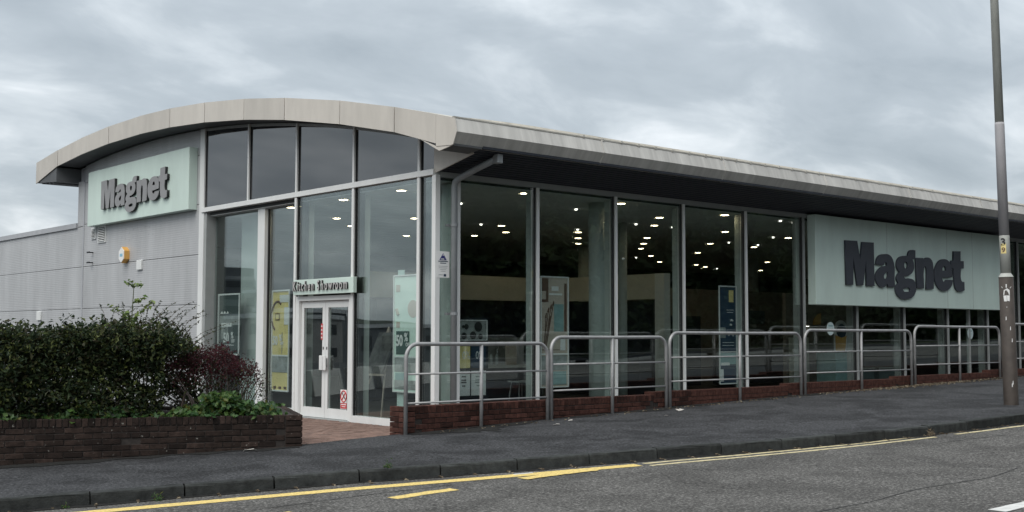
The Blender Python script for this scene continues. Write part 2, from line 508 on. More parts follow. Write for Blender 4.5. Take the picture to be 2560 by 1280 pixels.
# ------------------------------------------------------------------ street levels
TH = math.radians(24)
OX, OY = -3.65, -1.92
TV = (math.cos(TH), -math.sin(TH)); NV = (math.sin(TH), math.cos(TH))
GT = [-40, -20, -10, -3.66, -1.9, 0, 1.5, 4, 6.5, 10, 13.8, 17.4, 30, 60, 130]
GZ = [-1.7, -.8, -.33, -.04, .03, .105, .15, .225, .285, .36, .42, .475, .66, 1.1, 1.6]
def tn(x, y):
    return ((x - OX) * TV[0] + (y - OY) * TV[1], (x - OX) * NV[0] + (y - OY) * NV[1])
def xy(t, n):
    return (OX + t * TV[0] + n * NV[0], OY + t * TV[1] + n * NV[1])
def G(x, y):
    t, n = tn(x, y)
    return float(np.interp(t, GT, GZ)) + .01 * max(n, -16)
def polyline(pts, step):
    P = np.array(pts, float)
    # Catmull-Rom through the control points, then even spacing
    Q = []
    E_ = np.vstack([2 * P[0] - P[1], P, 2 * P[-1] - P[-2]])
    for i in range(1, len(E_) - 2):
        for u in np.linspace(0, 1, 24, endpoint=False):
            a, b, c, d = E_[i - 1], E_[i], E_[i + 1], E_[i + 2]
            Q.append(.5 * ((2 * b) + (c - a) * u + (2 * a - 5 * b + 4 * c - d) * u * u + (3 * b - a - 3 * c + d) * u ** 3))
    Q.append(P[-1])
    Q = np.array(Q)
    s = np.r_[0, np.cumsum(np.hypot(*np.diff(Q, axis=0).T))]
    k = np.arange(0, s[-1], step)
    return np.c_[np.interp(k, s, Q[:, 0]), np.interp(k, s, Q[:, 1])]
KTN = [(-30, -4.4), (-12, -3.45), (-6, -3.2), (-3.32, -3.06), (-1.86, -2.96), (.09, -2.84), (1.9, -2.74), (3.78, -2.54), (5.9, -2.27), (8.25, -1.7), (10.84, -.74),
       (13.5, .42), (17, 1.98), (22, 4.2), (34, 9.6), (50, 16.8), (80, 30.2), (125, 50.2)]
KP = polyline([xy(*p) for p in KTN], .4)
kd = np.gradient(KP, axis=0); kd /= np.hypot(*kd.T)[:, None]
KN = np.c_[-kd[:, 1], kd[:, 0]]            # towards the building

ground = MB()
ns = 24
gx = np.linspace(-900, 900, ns)
for j in range(ns - 1):
    for i in range(ns - 1):
        ground.add([(gx[i], gx[j], -2.2), (gx[i + 1], gx[j], -2.2), (gx[i + 1], gx[j + 1], -2.2), (gx[i], gx[j + 1], -2.2)], [(0, 1, 2, 3)])
tag(ground.build('ground', FARG, recalc=False), kind='structure')

def strip(name, m, inner, outer, zf, lat, parent=None, z_in=None):
    mb = MB(); n = len(inner)
    vs = []
    for i in range(n):
        for k in range(lat + 1):
            u = k / lat
            x = inner[i][0] * (1 - u) + outer[i][0] * u
            y = inner[i][1] * (1 - u) + outer[i][1] * u
            vs.append((x, y, zf(x, y)))
    fs = [(i * (lat + 1) + k, i * (lat + 1) + k + 1, (i + 1) * (lat + 1) + k + 1, (i + 1) * (lat + 1) + k) for i in range(n - 1) for k in range(lat)]
    mb.add(vs, fs)
    return mb.build(name, m, parent)

# pavement: between the back of the kerb and the planter / brick wall line
inner = []
for (x, y), (nx, ny) in zip(KP, KN):
    t, n = tn(x, y)
    if t < 0:
        a = xy(t, .12)
    elif t < .55:
        a = xy(.0, .12 + .1 * t)
    else:
        # intersect the kerb normal with the line y = -1.72
        k = (-1.72 - y) / ny
        a = (x + nx * k, -1.72)
        if a[0] < -3.55:
            a = (-3.55, -1.72)
    inner.append(a)
back = KP + KN * .128
PAVE = tag(strip('pavement', ASPH, inner, back, G, 10), kind='structure')
def road_z(x, y):
    return G(x, y) - .122
road = tag(strip('road', ROADM, KP + KN * .05, KP - KN * 10.5, road_z, 16), kind='structure')
ROAD = road
far_in = KP - KN * 10.5
tag(strip('far_pavement', ASPH, far_in - KN * .0, far_in - KN * 2.6, lambda x, y: G(x, y) + .01, 4), kind='structure')
def bank_z(x, y):
    t, n = tn(x, y)
    d = max(0, min(1, (-y - 20) / 26)) if x > -5 else 0
    return G(x, y) + .02 + 4.2 * d * d * (3 - 2 * d)
tag(strip('grass_bank', GRASS, far_in - KN * 2.6, far_in - KN * 42, bank_z, 14), kind='structure')

# kerb stones
kerb = tag(empty('kerb', (*KP[60], G(*KP[60]) - .2)), kind='structure')
kmesh = []
for v in range(4):
    Lk = random.uniform(.896, .908)
    mb = MB()
    prof = [(0, -.2), (.128, -.2), (.128, .0), (.02, .0), (.006, -.008), (0, -.024)]
    segs = 6
    vs = []
    for s_ in range(segs + 1):
        for (p, z) in prof:
            jit = .006 if 0 < s_ < segs else .002
            vs.append((-Lk / 2 + Lk * s_ / segs, p + (random.uniform(-jit, jit) if p < .1 else 0), z + (random.uniform(-jit, jit) * .6 if z > -.1 else 0)))
    npf = len(prof)
    fs = [(s_ * npf + k, s_ * npf + (k + 1) % npf, (s_ + 1) * npf + (k + 1) % npf, (s_ + 1) * npf + k) for s_ in range(segs) for k in range(npf)]
    fs += [tuple(range(npf)), tuple(range(segs * npf, (segs + 1) * npf))[::-1]]
    mb.add(vs, fs)
    me = bpy.data.meshes.new('kerb_stone'); me.from_pydata(mb.v, [], mb.f); me.materials.append(KERB)
    bm = bmesh.new(); bm.from_mesh(me); bmesh.ops.recalc_face_normals(bm, faces=bm.faces); bm.to_mesh(me); bm.free()
    kmesh.append(me)
kline = polyline([xy(*p) for p in KTN], .918)
for i in range(len(kline) - 1):
    a, b = kline[i], kline[i + 1]
    mid = (a + b) / 2
    t, n = tn(*mid)
    if t < -9 or t > 20:
        continue
    za, zb = G(*a), G(*b)
    o = link('kerb_stone', random.choice(kmesh), kerb, (mid[0], mid[1], (za + zb) / 2 + random.uniform(-.002, .012)),
             (random.uniform(-.012, .012), -math.atan2(zb - za, .918) + random.uniform(-.004, .004), math.atan2(b[1] - a[1], b[0] - a[0])))

# painted lines, thin sheets on the road
def paint(name, m, ctrl, width, jit=.004, step=.06, wear=0.0, lift=.004):
    P = polyline([xy(*p) for p in ctrl], step)
    d = np.gradient(P, axis=0); d /= np.hypot(*d.T)[:, None]
    N = np.c_[-d[:, 1], d[:, 0]]
    mb = MB()
    L_ = [(P[i] + N[i] * (width / 2 + random.uniform(-jit, jit))) for i in range(len(P))]
    R_ = [(P[i] - N[i] * (width / 2 + random.uniform(-jit, jit))) for i in range(len(P))]
    for i in range(len(P) - 1):
        if wear and math.sin(i * .9 + 3 * math.sin(i * .23)) * .5 + random.random() < wear:
            continue
        q = [L_[i], L_[i + 1], R_[i + 1], R_[i]]
        mb.add([(p[0], p[1], road_z(p[0], p[1]) + lift) for p in q], [(0, 1, 2, 3)])
    o = mb.build(name, m, ROAD)
    return o
paint('yellow_line', YEL, [(-9, -3.95), (-5, -3.68), (-2.56, -3.49), (-1, -3.37), (.62, -3.235), (2, -3.1), (3.5, -2.92)], .20)
paint('yellow_dash', YEL, [(-1.6, -4.86), (-.62, -4.48)], .17, .010)
paint('yellow_dash', YEL, [(.36, -4.09), (.7, -3.93), (1.13, -3.77)], .17, .012)
paint('yellow_dash', YEL, [(1.93, -3.40), (2.4, -3.22), (2.9, -3.08)], .17, .012, lift=.008)
for off in (0, -.19):
    paint('worn_yellow_line', CREAM, [(3.6, -2.84 + off), (5.2, -2.56 + off), (6.8, -2.2 + off), (8.34, -1.72 + off)], .075, .008, wear=0)
    paint('worn_yellow_line', CREAM, [(8.78, -1.55 + off), (10, -1.12 + off), (11.5, -.5 + off), (14, .6 + off), (18, 2.4 + off)], .075, .008, wear=0)
paint('white_line', WHT, [(5.05, -7.08), (5.5, -6.9), (7.2, -6.25)], .16)
paint('white_line', WHT, [(10.0, -5.1), (12.0, -4.25)], .13)
paint('white_patch', WHT, [(1.95, -3.02), (2.2, -2.98)], .055, .008, lift=.005)
# cracks in the tarmac
for pts in ([(3.4, -6.6), (4.4, -6.2), (5.2, -5.75), (6.3, -5.4), (7.1, -4.9)], [(-1.0, -4.15), (.2, -3.75), (1.2, -3.48)], [(7.9, -2.55), (8.6, -2.3), (9.3, -2.1)]):
    P = polyline([xy(p[0], p[1]) for p in pts], .07)
    P = P + np.cumsum(rng.normal(0, .006, P.shape), axis=0) * .6
    mb = MB()
    for i in range(len(P) - 1):
        d = P[i + 1] - P[i]; d = d / np.hypot(*d); nn = np.array([-d[1], d[0]]) * random.uniform(.004, .011)
        q = [P[i] + nn, P[i + 1] + nn, P[i + 1] - nn, P[i] - nn]
        mb.add([(p[0], p[1], road_z(p[0], p[1]) + .003) for p in q], [(0, 1, 2, 3)])
    mb.build('crack', CRACK, ROAD)

# ------------------------------------------------------------------ entrance block paving
def pav_z(x, y):
    w = max(0, min(1, (.2 - y) / 1.95))
    return (G(x, -1.75) - .012) * w
ent = tag(empty('entrance_paving', (-2, 0, 0)), kind='structure')
mb = MB()
ys = np.linspace(-1.9, 5.5, 20)
for j in range(len(ys) - 1):
    xa, xb = -3.6 + .445 * (max(ys[j], -1.74) + 1.92), .05
    mb.add([(xa, ys[j], pav_z(-3, ys[j]) - .014), (xb, ys[j], pav_z(-3, ys[j]) - .014), (xb, ys[j + 1], pav_z(-3, ys[j + 1]) - .014), (xa, ys[j + 1], pav_z(-3, ys[j + 1]) - .014)], [(0, 1, 2, 3)])
mb.build('joint_bed', PAVJ, ent)
pm = []
for v in range(3):
    m_b = MB().box(-.0975, .0975, -.0475, .0475, -.05, 0)
    me = bpy.data.meshes.new('paver'); me.from_pydata(m_b.v, [], m_b.f); me.materials.append(PAVB)
    bm = bmesh.new(); bm.from_mesh(me)
    bmesh.ops.bevel(bm, geom=[e_ for e_ in bm.edges if all(v_.co.z > -.01 for v_ in e_.verts)], offset=.006, segments=1, affect='EDGES')
    bm.to_mesh(me); bm.free(); pm.append(me)
spots = []
for j in range(62):
    for i in range(30):
        y = -1.74 + .1 * j; x = -5.4 + .2 * i + (.1 if j % 2 else 0)
        t, n = tn(x, y)
        if x > -.1 or (t < .12 and n < 2.3):
            continue
        spots.append((math.hypot((x + 1.9) * 1.0, (y + .6) * .8), x, y))
spots.sort()
rest = MB()
for q, (d_, x, y) in enumerate(spots):
    z = pav_z(x, y) + random.uniform(-.004, .004)
    sl = -(pav_z(x, y + .05) - pav_z(x, y - .05)) / .1
    if q < 290:
        link('paver', random.choice(pm), ent, (x, y, z), (-sl if False else math.atan(-sl), random.uniform(-.01, .01), random.uniform(-.015, .015)))
    elif d_ < 4.5:
        rest.box(x - .097, x + .097, y - .047, y + .047, z - .04, z)
tag(rest.build('far_pavers', PAVB, ent, recalc=False), kind='stuff')
# forecourt beside the planter, in front of the clad wall
fc = MB()
pa, pb = xy(-30, 2.3), xy(-.5, 2.3)
fc.add([(pa[0], pa[1], -.06), (pb[0], pb[1], -.06), (-.3, pb[1], -.06), (.02, 5.45, -.06), (.02, 40, -.06), (-40, 40, -.06)], [(0, 1, 2, 3, 4, 5)])
tag(fc.build('forecourt', ASPH, recalc=False), kind='structure')

# ------------------------------------------------------------------ bricks
def brick_mesh(name, lx, ly, lz, m, n=4):
    res = []
    for v in range(n):
        b_ = MB().box(-lx / 2, lx / 2, -ly / 2, ly / 2, 0, lz)
        me = bpy.data.meshes.new(name); me.from_pydata(b_.v, [], b_.f); me.materials.append(m)
        bm = bmesh.new(); bm.from_mesh(me)
        for vv in bm.verts:
            vv.co += Vector([random.uniform(-.0025, .0025) for _ in range(3)])
        bmesh.ops.bevel(bm, geom=list(bm.edges), offset=.004, segments=1, affect='EDGES')
        bm.to_mesh(me); bm.free(); res.append(me)
    return res

# planter: angled wall along the street, a pier at its right-hand end
PT = .515
planter = thing('brick_planter', (*xy(-3, .6), G(*xy(-3, .6)) - .1), 'long low dark brick planter wall holding the hedge and ivy', 'planter')
def tnbox(mb, t0, t1, n0, n1, z0, z1):
    c = [xy(t0, n0), xy(t1, n0), xy(t1, n1), xy(t0, n1)]
    return mb.add([(*p, z0) for p in c] + [(*p, z1) for p in c], [(0, 3, 2, 1), (4, 5, 6, 7), (0, 1, 5, 4), (1, 2, 6, 5), (2, 3, 7, 6), (3, 0, 4, 7)])
mb = MB()
tnbox(mb, -12, -.02, .012, .205, -.75, PT - .008)
tnbox(mb, -.225, -.02, .205, 2.3, -.3, PT - .008)
tnbox(mb, -12, -.02, 2.3, 2.5, -.75, PT - .008)
mb.build('wall_core', MORT, planter)
mb = MB()
sv = []
for i in range(60):
    for k in range(12):
        p = xy(-12 + i * (11.8 / 59), .2 + k * (2.1 / 11))
        sv.append((*p, PT - .06 + random.uniform(-.02, .03)))
mb.add(sv, [(i * 12 + k, i * 12 + k + 1, (i + 1) * 12 + k + 1, (i + 1) * 12 + k) for i in range(59) for k in range(11)])
mb.build('soil', SOIL, planter)
str_p = brick_mesh('brick', .215, .10, .065, BRICKP)
cap_p = brick_mesh('brick', .065, .213, .102, BRICKP)
RZ = -TH
nb = 0
farb = MB()
def put_p(meshes, t, n, z, dims, rz=0.0):
    global nb
    p = xy(t, n)
    if t > -4.1 and nb < 298:
        nb += 1
        link('brick', random.choice(meshes), planter, (*p, z), (random.uniform(-.012, .012), random.uniform(-.012, .012), RZ + rz + random.uniform(-.008, .008)))
    else:
        lx, ly = dims if not rz else dims[::-1]
        tnbox(farb, t - lx / 2, t + lx / 2, n - ly / 2, n + ly / 2, z, z + (.102 if dims[0] < .1 else .065))
# caps on edge, then stretcher courses down to below the pavement
for i in range(int(8.0 / .0755)):
    put_p(cap_p, -.27 - i * .0755, .103 + random.uniform(-.004, .004), PT - .102, (.065, .213))
for c in range(9):
    z = PT - .102 - .075 * (c + 1)
    t = -.228 - .1125 - (.1125 if c % 2 else 0)
    while t > -8.2:
        g_ = G(*xy(t, 0))
        if z + .065 > g_ - .01 and not (c == 2 and abs(t + 2.12) < .112):
            put_p(str_p, t, .052 + random.uniform(-.004, .004), z, (.215, .10))
        t -= .225
# pier at the end, a touch proud
for c in range(7):
    z = PT - .075 * (c + 1) + .006
    if z + .065 < .06:
        break
    for k in range(1):
        put_p(str_p, -.112, .044 if c % 2 else .04, z, (.215, .10))
    for k in range(9):
        put_p(str_p, -.055, .21 + .225 * k - (.1 if c % 2 else 0) + .03, z, (.215, .10), PI / 2)
tag(farb.build('far_bricks', BRICKP, planter, recalc=False), kind='stuff')

# retaining wall behind the railings, stepping up with the street
SEG = [(-1.965, 3.3, .545), (3.3, 7.15, .590), (7.15, 11.06, .632), (11.06, 15.15, .682), (15.15, 19.2, .742), (19.2, 27, .80)]
rwall = thing('brick_retaining_wall', (8, -1.71, 0), 'low stepped red brick wall under the railings along the showroom windows', 'brick wall')
WY0, WY1 = -1.82, -1.60
mb = MB()
for (a, b, zt) in SEG:
    mb.box(a + .012, b, WY0 + .012, WY1 - .012, -.25, zt - .008)
mb.build('wall_core', MORT, rwall, recalc=False)
str_w = brick_mesh('brick', .215, .10, .065, BRICKW)
cap_w = brick_mesh('brick', .065, .215, .102, BRICKW)
nb2 = 0
farw = MB()
def put_w(meshes, x, y, z, dims, rz=0.0):
    global nb2
    if x < 4.3 and nb2 < 299:
        nb2 += 1
        link('brick', random.choice(meshes), rwall, (x, y, z), (random.uniform(-.01, .01), random.uniform(-.01, .01), rz + random.uniform(-.006, .006)))
    else:
        farw.box(x - dims[0] / 2, x + dims[0] / 2, y - dims[1] / 2 + random.uniform(-.003, .003), y + dims[1] / 2, z, z + (.102 if dims[0] < .1 else .065))
for si, (a, b, zt) in enumerate(SEG):
    x = a + (.26 if si == 0 else .036)
    while x < b - .02:
        put_w(cap_w, x, (WY0 + WY1) / 2 + random.uniform(-.003, .003), zt - .102, (.065, .215)); x += .0755
    for c in range(5):
        z = zt - .102 - .075 * (c + 1)
        x = a + (.34 if si == 0 else .11) + (.1125 if c % 2 else 0)
        while x < b - .09:
            if z + .065 > G(x, WY0) - .01:
                put_w(str_w, x, WY0 + .05, z, (.215, .10))
            x += .225
# end pier of the wall
for c in range(7):
    z = .552 - .075 * (c + 1)
    put_w(str_w, -1.858, WY0 + .045, z, (.215, .10))
    put_w(str_w, -1.915, WY0 + .21, z, (.215, .10), PI / 2)
tag(farw.build('far_bricks', BRICKW, rwall, recalc=False), kind='stuff')

# ------------------------------------------------------------------ railings
YR = -1.9
PAN = [(-1.975, .75, 1.43, 1), (.83, 3.53, 1.525, 1), (3.62, 7.44, 1.60, 1), (7.57, 11.48, 1.662, 1), (11.62, 15.45, 1.758, 1), (15.62, 19.5, 1.84, 1)]
RLAB = ['grey tubular railing panel nearest the entrance, at the end of the brick wall',
        'second grey tubular railing panel from the entrance, below the beige poster',
        'grey tubular railing panel in the middle, in front of the navy poster',
        'grey tubular railing panel in front of the yellow banner, under the large sign',
        'grey tubular railing panel just left of the lamp post',
        'grey tubular railing panel at the right edge, behind the lamp post']
for (a, b, zt, _), lab in zip(PAN, RLAB):
    rt = thing('guard_railing', ((a + b) / 2, YR, G((a + b) / 2, YR)), lab, 'railing', 'railings along the pavement')
    R_ = .2
    pts = [(a, YR, G(a, YR) - .12), (a, YR, zt - R_)]
    pts += [(a + R_ - R_ * math.cos(q), YR, zt - R_ + R_ * math.sin(q)) for q in np.linspace(.2, PI / 2, 7)]
    pts += [((a + b) / 2, YR, zt - .004)]
    pts += [(b - R_ + R_ * math.sin(q), YR, zt - R_ + R_ * math.cos(q)) for q in np.linspace(0, PI / 2 - .2, 7)]
    pts += [(b, YR, zt - R_), (b, YR, G(b, YR) - .12)]
    MB().tube(pts, .029, 12).build('hoop', RAIL, rt, smooth=True)
    xm = (a + b) / 2 + .02
    MB().tube([(xm, YR, G(xm, YR) - .12), (xm, YR, zt - .01)], .027, 12).build('post', RAIL, rt, smooth=True)
    for dz in (.425, .835):
        MB().tube([(a, YR, zt - dz), (b, YR, zt - dz)], .0145, 8).build('rail', RAIL, rt, smooth=True)

# damp dirt along the foot of the walls and in the gutter, with ragged edges
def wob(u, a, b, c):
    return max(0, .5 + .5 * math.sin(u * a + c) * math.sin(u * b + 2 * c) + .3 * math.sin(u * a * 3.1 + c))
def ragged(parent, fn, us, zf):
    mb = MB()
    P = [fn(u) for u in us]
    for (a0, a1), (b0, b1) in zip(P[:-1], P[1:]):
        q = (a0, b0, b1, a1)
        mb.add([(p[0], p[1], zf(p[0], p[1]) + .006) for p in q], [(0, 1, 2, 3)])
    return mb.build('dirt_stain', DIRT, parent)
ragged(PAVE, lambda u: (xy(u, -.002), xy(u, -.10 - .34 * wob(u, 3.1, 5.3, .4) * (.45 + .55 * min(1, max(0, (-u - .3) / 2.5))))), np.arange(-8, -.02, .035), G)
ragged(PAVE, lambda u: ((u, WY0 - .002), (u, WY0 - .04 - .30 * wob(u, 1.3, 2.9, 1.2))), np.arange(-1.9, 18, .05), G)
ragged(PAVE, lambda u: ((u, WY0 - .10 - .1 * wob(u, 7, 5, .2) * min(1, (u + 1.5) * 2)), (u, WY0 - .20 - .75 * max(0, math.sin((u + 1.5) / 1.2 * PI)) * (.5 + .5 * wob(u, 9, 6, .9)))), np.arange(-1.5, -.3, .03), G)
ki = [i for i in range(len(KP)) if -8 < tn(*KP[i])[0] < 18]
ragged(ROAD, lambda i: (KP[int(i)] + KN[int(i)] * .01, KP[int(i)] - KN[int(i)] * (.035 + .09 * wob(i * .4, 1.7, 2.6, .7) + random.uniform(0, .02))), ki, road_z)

# ------------------------------------------------------------------ showroom building
def zt(y):
    return 6.53 - (y - 11) ** 2 / 92.0
BLD = thing('showroom_building', (0, 0, 0), 'glazed kitchen showroom with a curved grey roof and clad side wall', 'building')
XE = 42.0
B('floor', FLOOR, BLD, .03, XE, .03, 22, -.2, 0)
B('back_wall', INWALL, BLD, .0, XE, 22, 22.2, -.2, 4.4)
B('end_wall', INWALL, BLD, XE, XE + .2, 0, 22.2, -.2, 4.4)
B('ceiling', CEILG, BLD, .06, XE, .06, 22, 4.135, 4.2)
tm = MB().box(-.294, .294, -.294, .294, 0, .012)
tme = bpy.data.meshes.new('ceiling_tile'); tme.from_pydata(tm.v, [], tm.f); tme.materials.append(CEIL)
ft = MB()
for i in range(69):
    for j in range(36):
        x, y = .36 + .6 * i, .36 + .6 * j
        if y < 2.4 and x < 21 or (x < 3 and y < 8.4):
            link('ceiling_tile', tme, BLD, (x, y, 4.118))
        elif y < 16:
            ft.box(x - .294, x + .294, y - .294, y + .294, 4.118, 4.13)
tag(ft.build('far_ceiling_tiles', CEIL, BLD, recalc=False), kind='stuff')

# --- left facade (plane x = 0): glazing
def gl_pane(name, m, poly, x0, x1):
    return MB().prism(poly, 0, x0, x1).build(name, m, BLD)
ym = [8.26, 6.28, 4.38, 2.40, .43, .03]
for a, b in zip(ym[:-1], ym[1:]):
    lo, hi = b + .03, a - .03
    ys_ = np.linspace(hi, lo, 8)
    poly = [(lo, 4.3), (hi, 4.3)] + [(y, zt(y) - .405) for y in ys_]
    gl_pane('spandrel_pane', SPAN, poly, .0, .03)
for y in ym[:-1]:
    B('mullion', FRAME, BLD, -.045, .06, y - .028, y + .028, 4.3, zt(y) - .402)
    B('gasket', GASK, BLD, -.012, .02, y - .05, y - .028, 4.3, zt(y) - .403)
B('transom', FRAME, BLD, -.065, .08, 0.0, 8.31, 4.2, 4.3, bevel=.004)
# black liner strip where the spandrel glass meets the soffit
ys_ = np.linspace(8.2, .06, 24)
MB().prism([(y, zt(y) - .402) for y in ys_] + [(y, zt(y) - .46) for y in ys_[::-1]], 0, -.02, -.002).build('head_trim', FRAMEG, BLD)
# lower bays: the two left ones are set back
def pane_x(x, y0, y1, z0, z1, m=GLASS):
    return B('pane', m, BLD, x, x + .022, y0, y1, z0, z1)
pane_x(.20, 6.10, 8.12, .12, 4.16)
pane_x(.20, 4.46, 5.82, .12, 4.16)
pane_x(.0, 2.46, 4.30, 2.34, 4.2)
pane_x(.0, .46, 2.34, .12, 4.2)
pane_x(.0, .05, .40, .12, 4.2)
B('jamb', FRAMEG, BLD, -.02, .24, 8.12, 8.22, 0, 4.2)
B('wide_post', FRAME, BLD, .10, .26, 5.82, 6.10, 0, 4.2, bevel=.006)
B('gasket', GASK, BLD, .18, .22, 5.79, 5.82, .1, 4.18)
B('head_channel', FRAMEG, BLD, .12, .26, 4.42, 8.12, 4.1, 4.2)
for y, x1 in ((4.38, .24), (2.40, .2), (.43, .2)):
    B('mullion', FRAME, BLD, -.05, x1, y - .035, y + .035, 0, 4.2, bevel=.004)
    B('gasket', GASK, BLD, -.02, x1 - .02, y - .06, y - .035, .1, 4.19)
    B('inner_fin', COLM, BLD, x1, x1 + .12, y - .03, y + .03, 0, 4.1)
B('sill', FRAME, BLD, .14, .27, 4.42, 8.12, 0, .12)
B('sill', FRAME, BLD, -.05, .08, .0, 2.365, 0, .12)
B('corner_post', FRAME, BLD, -.05, .05, -.05, .05, 0, 4.2, bevel=.004)
B('corner_trim', FRAME, BLD, -.04, .06, 8.22, 8.44, 0, zt(8.3) - .404)
# vertical strips of the return by the glass corner
B('inner_blind', COLM, BLD, .55, .58, 6.75, 7.6, 0, 4.1)
# --- entrance doors
B('door_frame', FRAME, BLD, -.03, .12, 4.235, 4.345, 0, 2.28, bevel=.004)
B('door_frame', FRAME, BLD, -.03, .12, 2.435, 2.52, 0, 2.28, bevel=.004)
B('door_frame', FRAME, BLD, -.03, .12, 2.52, 4.235, 2.19, 2.28, bevel=.004)
B('door_frame', FRAMEG, BLD, .0, .1, 4.30, 4.345, 2.28, 2.34)
B('threshold', FRAMEG, BLD, -.08, .12, 2.44, 4.34, -.06, .012)
def door(y0, y1, hs):
    mb = MB()
    x0, x1 = .03, .08
    mb.box(x0, x1, y0, y0 + .105, .02, 2.18); mb.box(x0, x1, y1 - .105, y1, .02, 2.18)
    mb.box(x0, x1, y0 + .105, y1 - .105, .02, .20); mb.box(x0, x1, y0 + .105, y1 - .105, 2.06, 2.18)
    d = mb.build('door', FRAME, BLD)
    B('pane', GLASS, d, .045, .06, y0 + .105, y1 - .105, .20, 2.06)
    yh = y0 + .055 if hs < 0 else y1 - .055
    B('handle', FRAME, d, -.035, -.015, yh - .05, yh + .05, .9, 1.17, bevel=.006)
    B('handle_stem', FRAMEG, d, -.016, .03, yh - .015, yh + .015, .95, 1.12)
    B('lock', BLACK, d, .022, .03, yh - .012, yh + .012, 1.28, 1.33)
    mb = MB()
    mb.box(x0 - .004, x0, y0 + .10, y0 + .108, .195, 2.065).box(x0 - .004, x0, y1 - .108, y1 - .10, .195, 2.065)
    mb.build('bead', GASK, d, recalc=False)
    return d
d1 = door(3.385, 4.225, -1)
d2 = door(2.53, 3.375, 1)

# --- clad wall: long horizontal panels with open joints
B('wall_core', TRIM, BLD, .05, .3, 8.44, 28.0, -.3, 4.36)
ys_ = np.linspace(8.44, 15.45, 16)
MB().prism([(8.44, 4.3), (15.45, 4.3)] + [(y, zt(y) - .41) for y in ys_[::-1]], 0, .05, .3).build('wall_core', TRIM, BLD)
rows = [-.3, 1.12, 2.21, 3.30, 4.41, 5.50]
for a, b in zip(rows[:-1], rows[1:]):
    B('wall_panel', CLAD, BLD, .0, .05, 8.45, 15.02, a + .006, b - .006, bevel=.004)
poly = [(8.45, 5.506), (15.02, 5.506)] + [(y, zt(y) - .412) for y in np.linspace(15.02, 8.45, 14)]
MB().prism(poly, 0, .0, .05).build('wall_panel', CLAD, BLD)
for a, b in zip(rows[:4], rows[1:5]):
    for y0, y1 in ((15.10, 21.9), (21.92, 28.0)):
        B('wall_panel', CLAD, BLD, .0, .05, y0, y1 - .006, a + .006, min(b, 4.36) - .006, bevel=.004)
B('joint_cover', TRIM, BLD, -.012, .05, 15.02, 15.10, -.3, 5.52)
B('corner_trim', CLAD, BLD, -.006, .05, 15.10, 15.47, 4.37, 5.56)
B('corner_trim', TRIM, BLD, .05, 30, 15.47, 15.5, 4.3, 5.56)
cp = MB().box(-.05, .32, 15.48, 28.0, 4.34, 4.47)
cp.build('parapet_capping', TRIM, BLD)
B('wing_roof', TRIM, BLD, .05, XE, 15.5, 28, 4.25, 4.36)
# far end of the long side
B('wall_panel', CLAD, BLD, 26.5, XE, -.02, .1, -.2, 4.3)

# --- roof: curved sheet, gable overhang, fascia panels
ys_ = np.array([-1.215, -.80, .33, 1.97, 3.86, 5.42, 7.1, 8.74, 10.3, 12.07, 13.75, 15.35, 16.93])
MB().prism([(y, zt(y) + .015) for y in ys_] + [(y, zt(y) - .05) for y in ys_[::-1]], 0, -.61, XE + .5).build('roof_sheet', ROOFM, BLD)
ys_ = np.linspace(-.3, 15.4, 40)
MB().prism([(y, zt(y) - .06) for y in ys_] + [(y, zt(y) - .39) for y in ys_[::-1]], 0, -.595, -.0).build('gable_soffit', SOFFG, BLD)
seams = [16.9, 15.35, 13.75, 12.07, 10.3, 8.74, 7.1, 5.42, 3.86, 1.97, .33, -.80]
for a, b in zip(seams[:-1], seams[1:]):
    lo, hi = b + .010, a - .010
    q = np.linspace(lo, hi, 2)
    def bot(y):
        if y > 15.4:
            return max(zt(y) - .40 - (y - 15.4) * .26, 5.60)
        if y < -.25:
            return zt(y) - .40 - (-.25 - y) * .10
        return zt(y) - .405
    poly = [(y, bot(y)) for y in q] + [(y, zt(y) + .012) for y in q[::-1]]
    MB().prism(poly, 0, -.622 + random.uniform(-.006, .003), -.60).build('fascia_panel', FASC, BLD)
poly = [(-.795, zt(-.795) - .455), (-.795, zt(-.795) + .01), (-1.262, zt(-1.262) + .01), (-1.315, 4.69), (-1.225, 4.50), (-.87, 4.455)]
MB().prism([(-.795, 4.52), (-.795, zt(-.795) + .012), (-1.262, 4.91), (-1.315, 4.69), (-1.225, 4.50), (-1.18, 4.495)], 0, -.62, -.6).build('fascia_end', FASC, BLD)
MB().prism([(-.27, 4.735), (-.80, 4.515), (-1.19, 4.49), (-.87, 4.44)], 0, -.612, -.59).build('fascia_return', FASC, BLD)
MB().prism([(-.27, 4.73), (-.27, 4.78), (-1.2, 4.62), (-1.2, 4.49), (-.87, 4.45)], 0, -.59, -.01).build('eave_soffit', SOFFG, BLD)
MB().prism([(.02, 4.66), (-.98, 4.47), (-1.0, 4.44), (-.02, 4.235), (.02, 4.235)], 0, -.03, -.005).build('eave_gusset', FASC, BLD)
# eave fascia: two facets, panels butted along the street side
sx_ = [-.6, 2.64, 5.96, 9.3, 12.62, 15.95, 19.3, 22.6, 26, 29.5, 33, 37, XE + .4]
for a, b in zip(sx_[:-1], sx_[1:]):
    MB().prism([(-1.235, 4.915), (-1.318, 4.69), (-1.175, 4.487), (-1.15, 4.49), (-1.285, 4.69), (-1.205, 4.915)], 0, a + .004, b - .004).build('eave_panel', FASCR, BLD)
    MB().prism([(-1.243, 4.93), (-1.327, 4.692), (-1.182, 4.482), (-1.16, 4.487), (-1.27, 4.69), (-1.21, 4.93)], 0, b - .012, b + .012).build('eave_seam', FASCR, BLD)
B('eave_drip', ROOFM, BLD, -.62, XE, -1.243, -1.20, 4.918, 4.94)
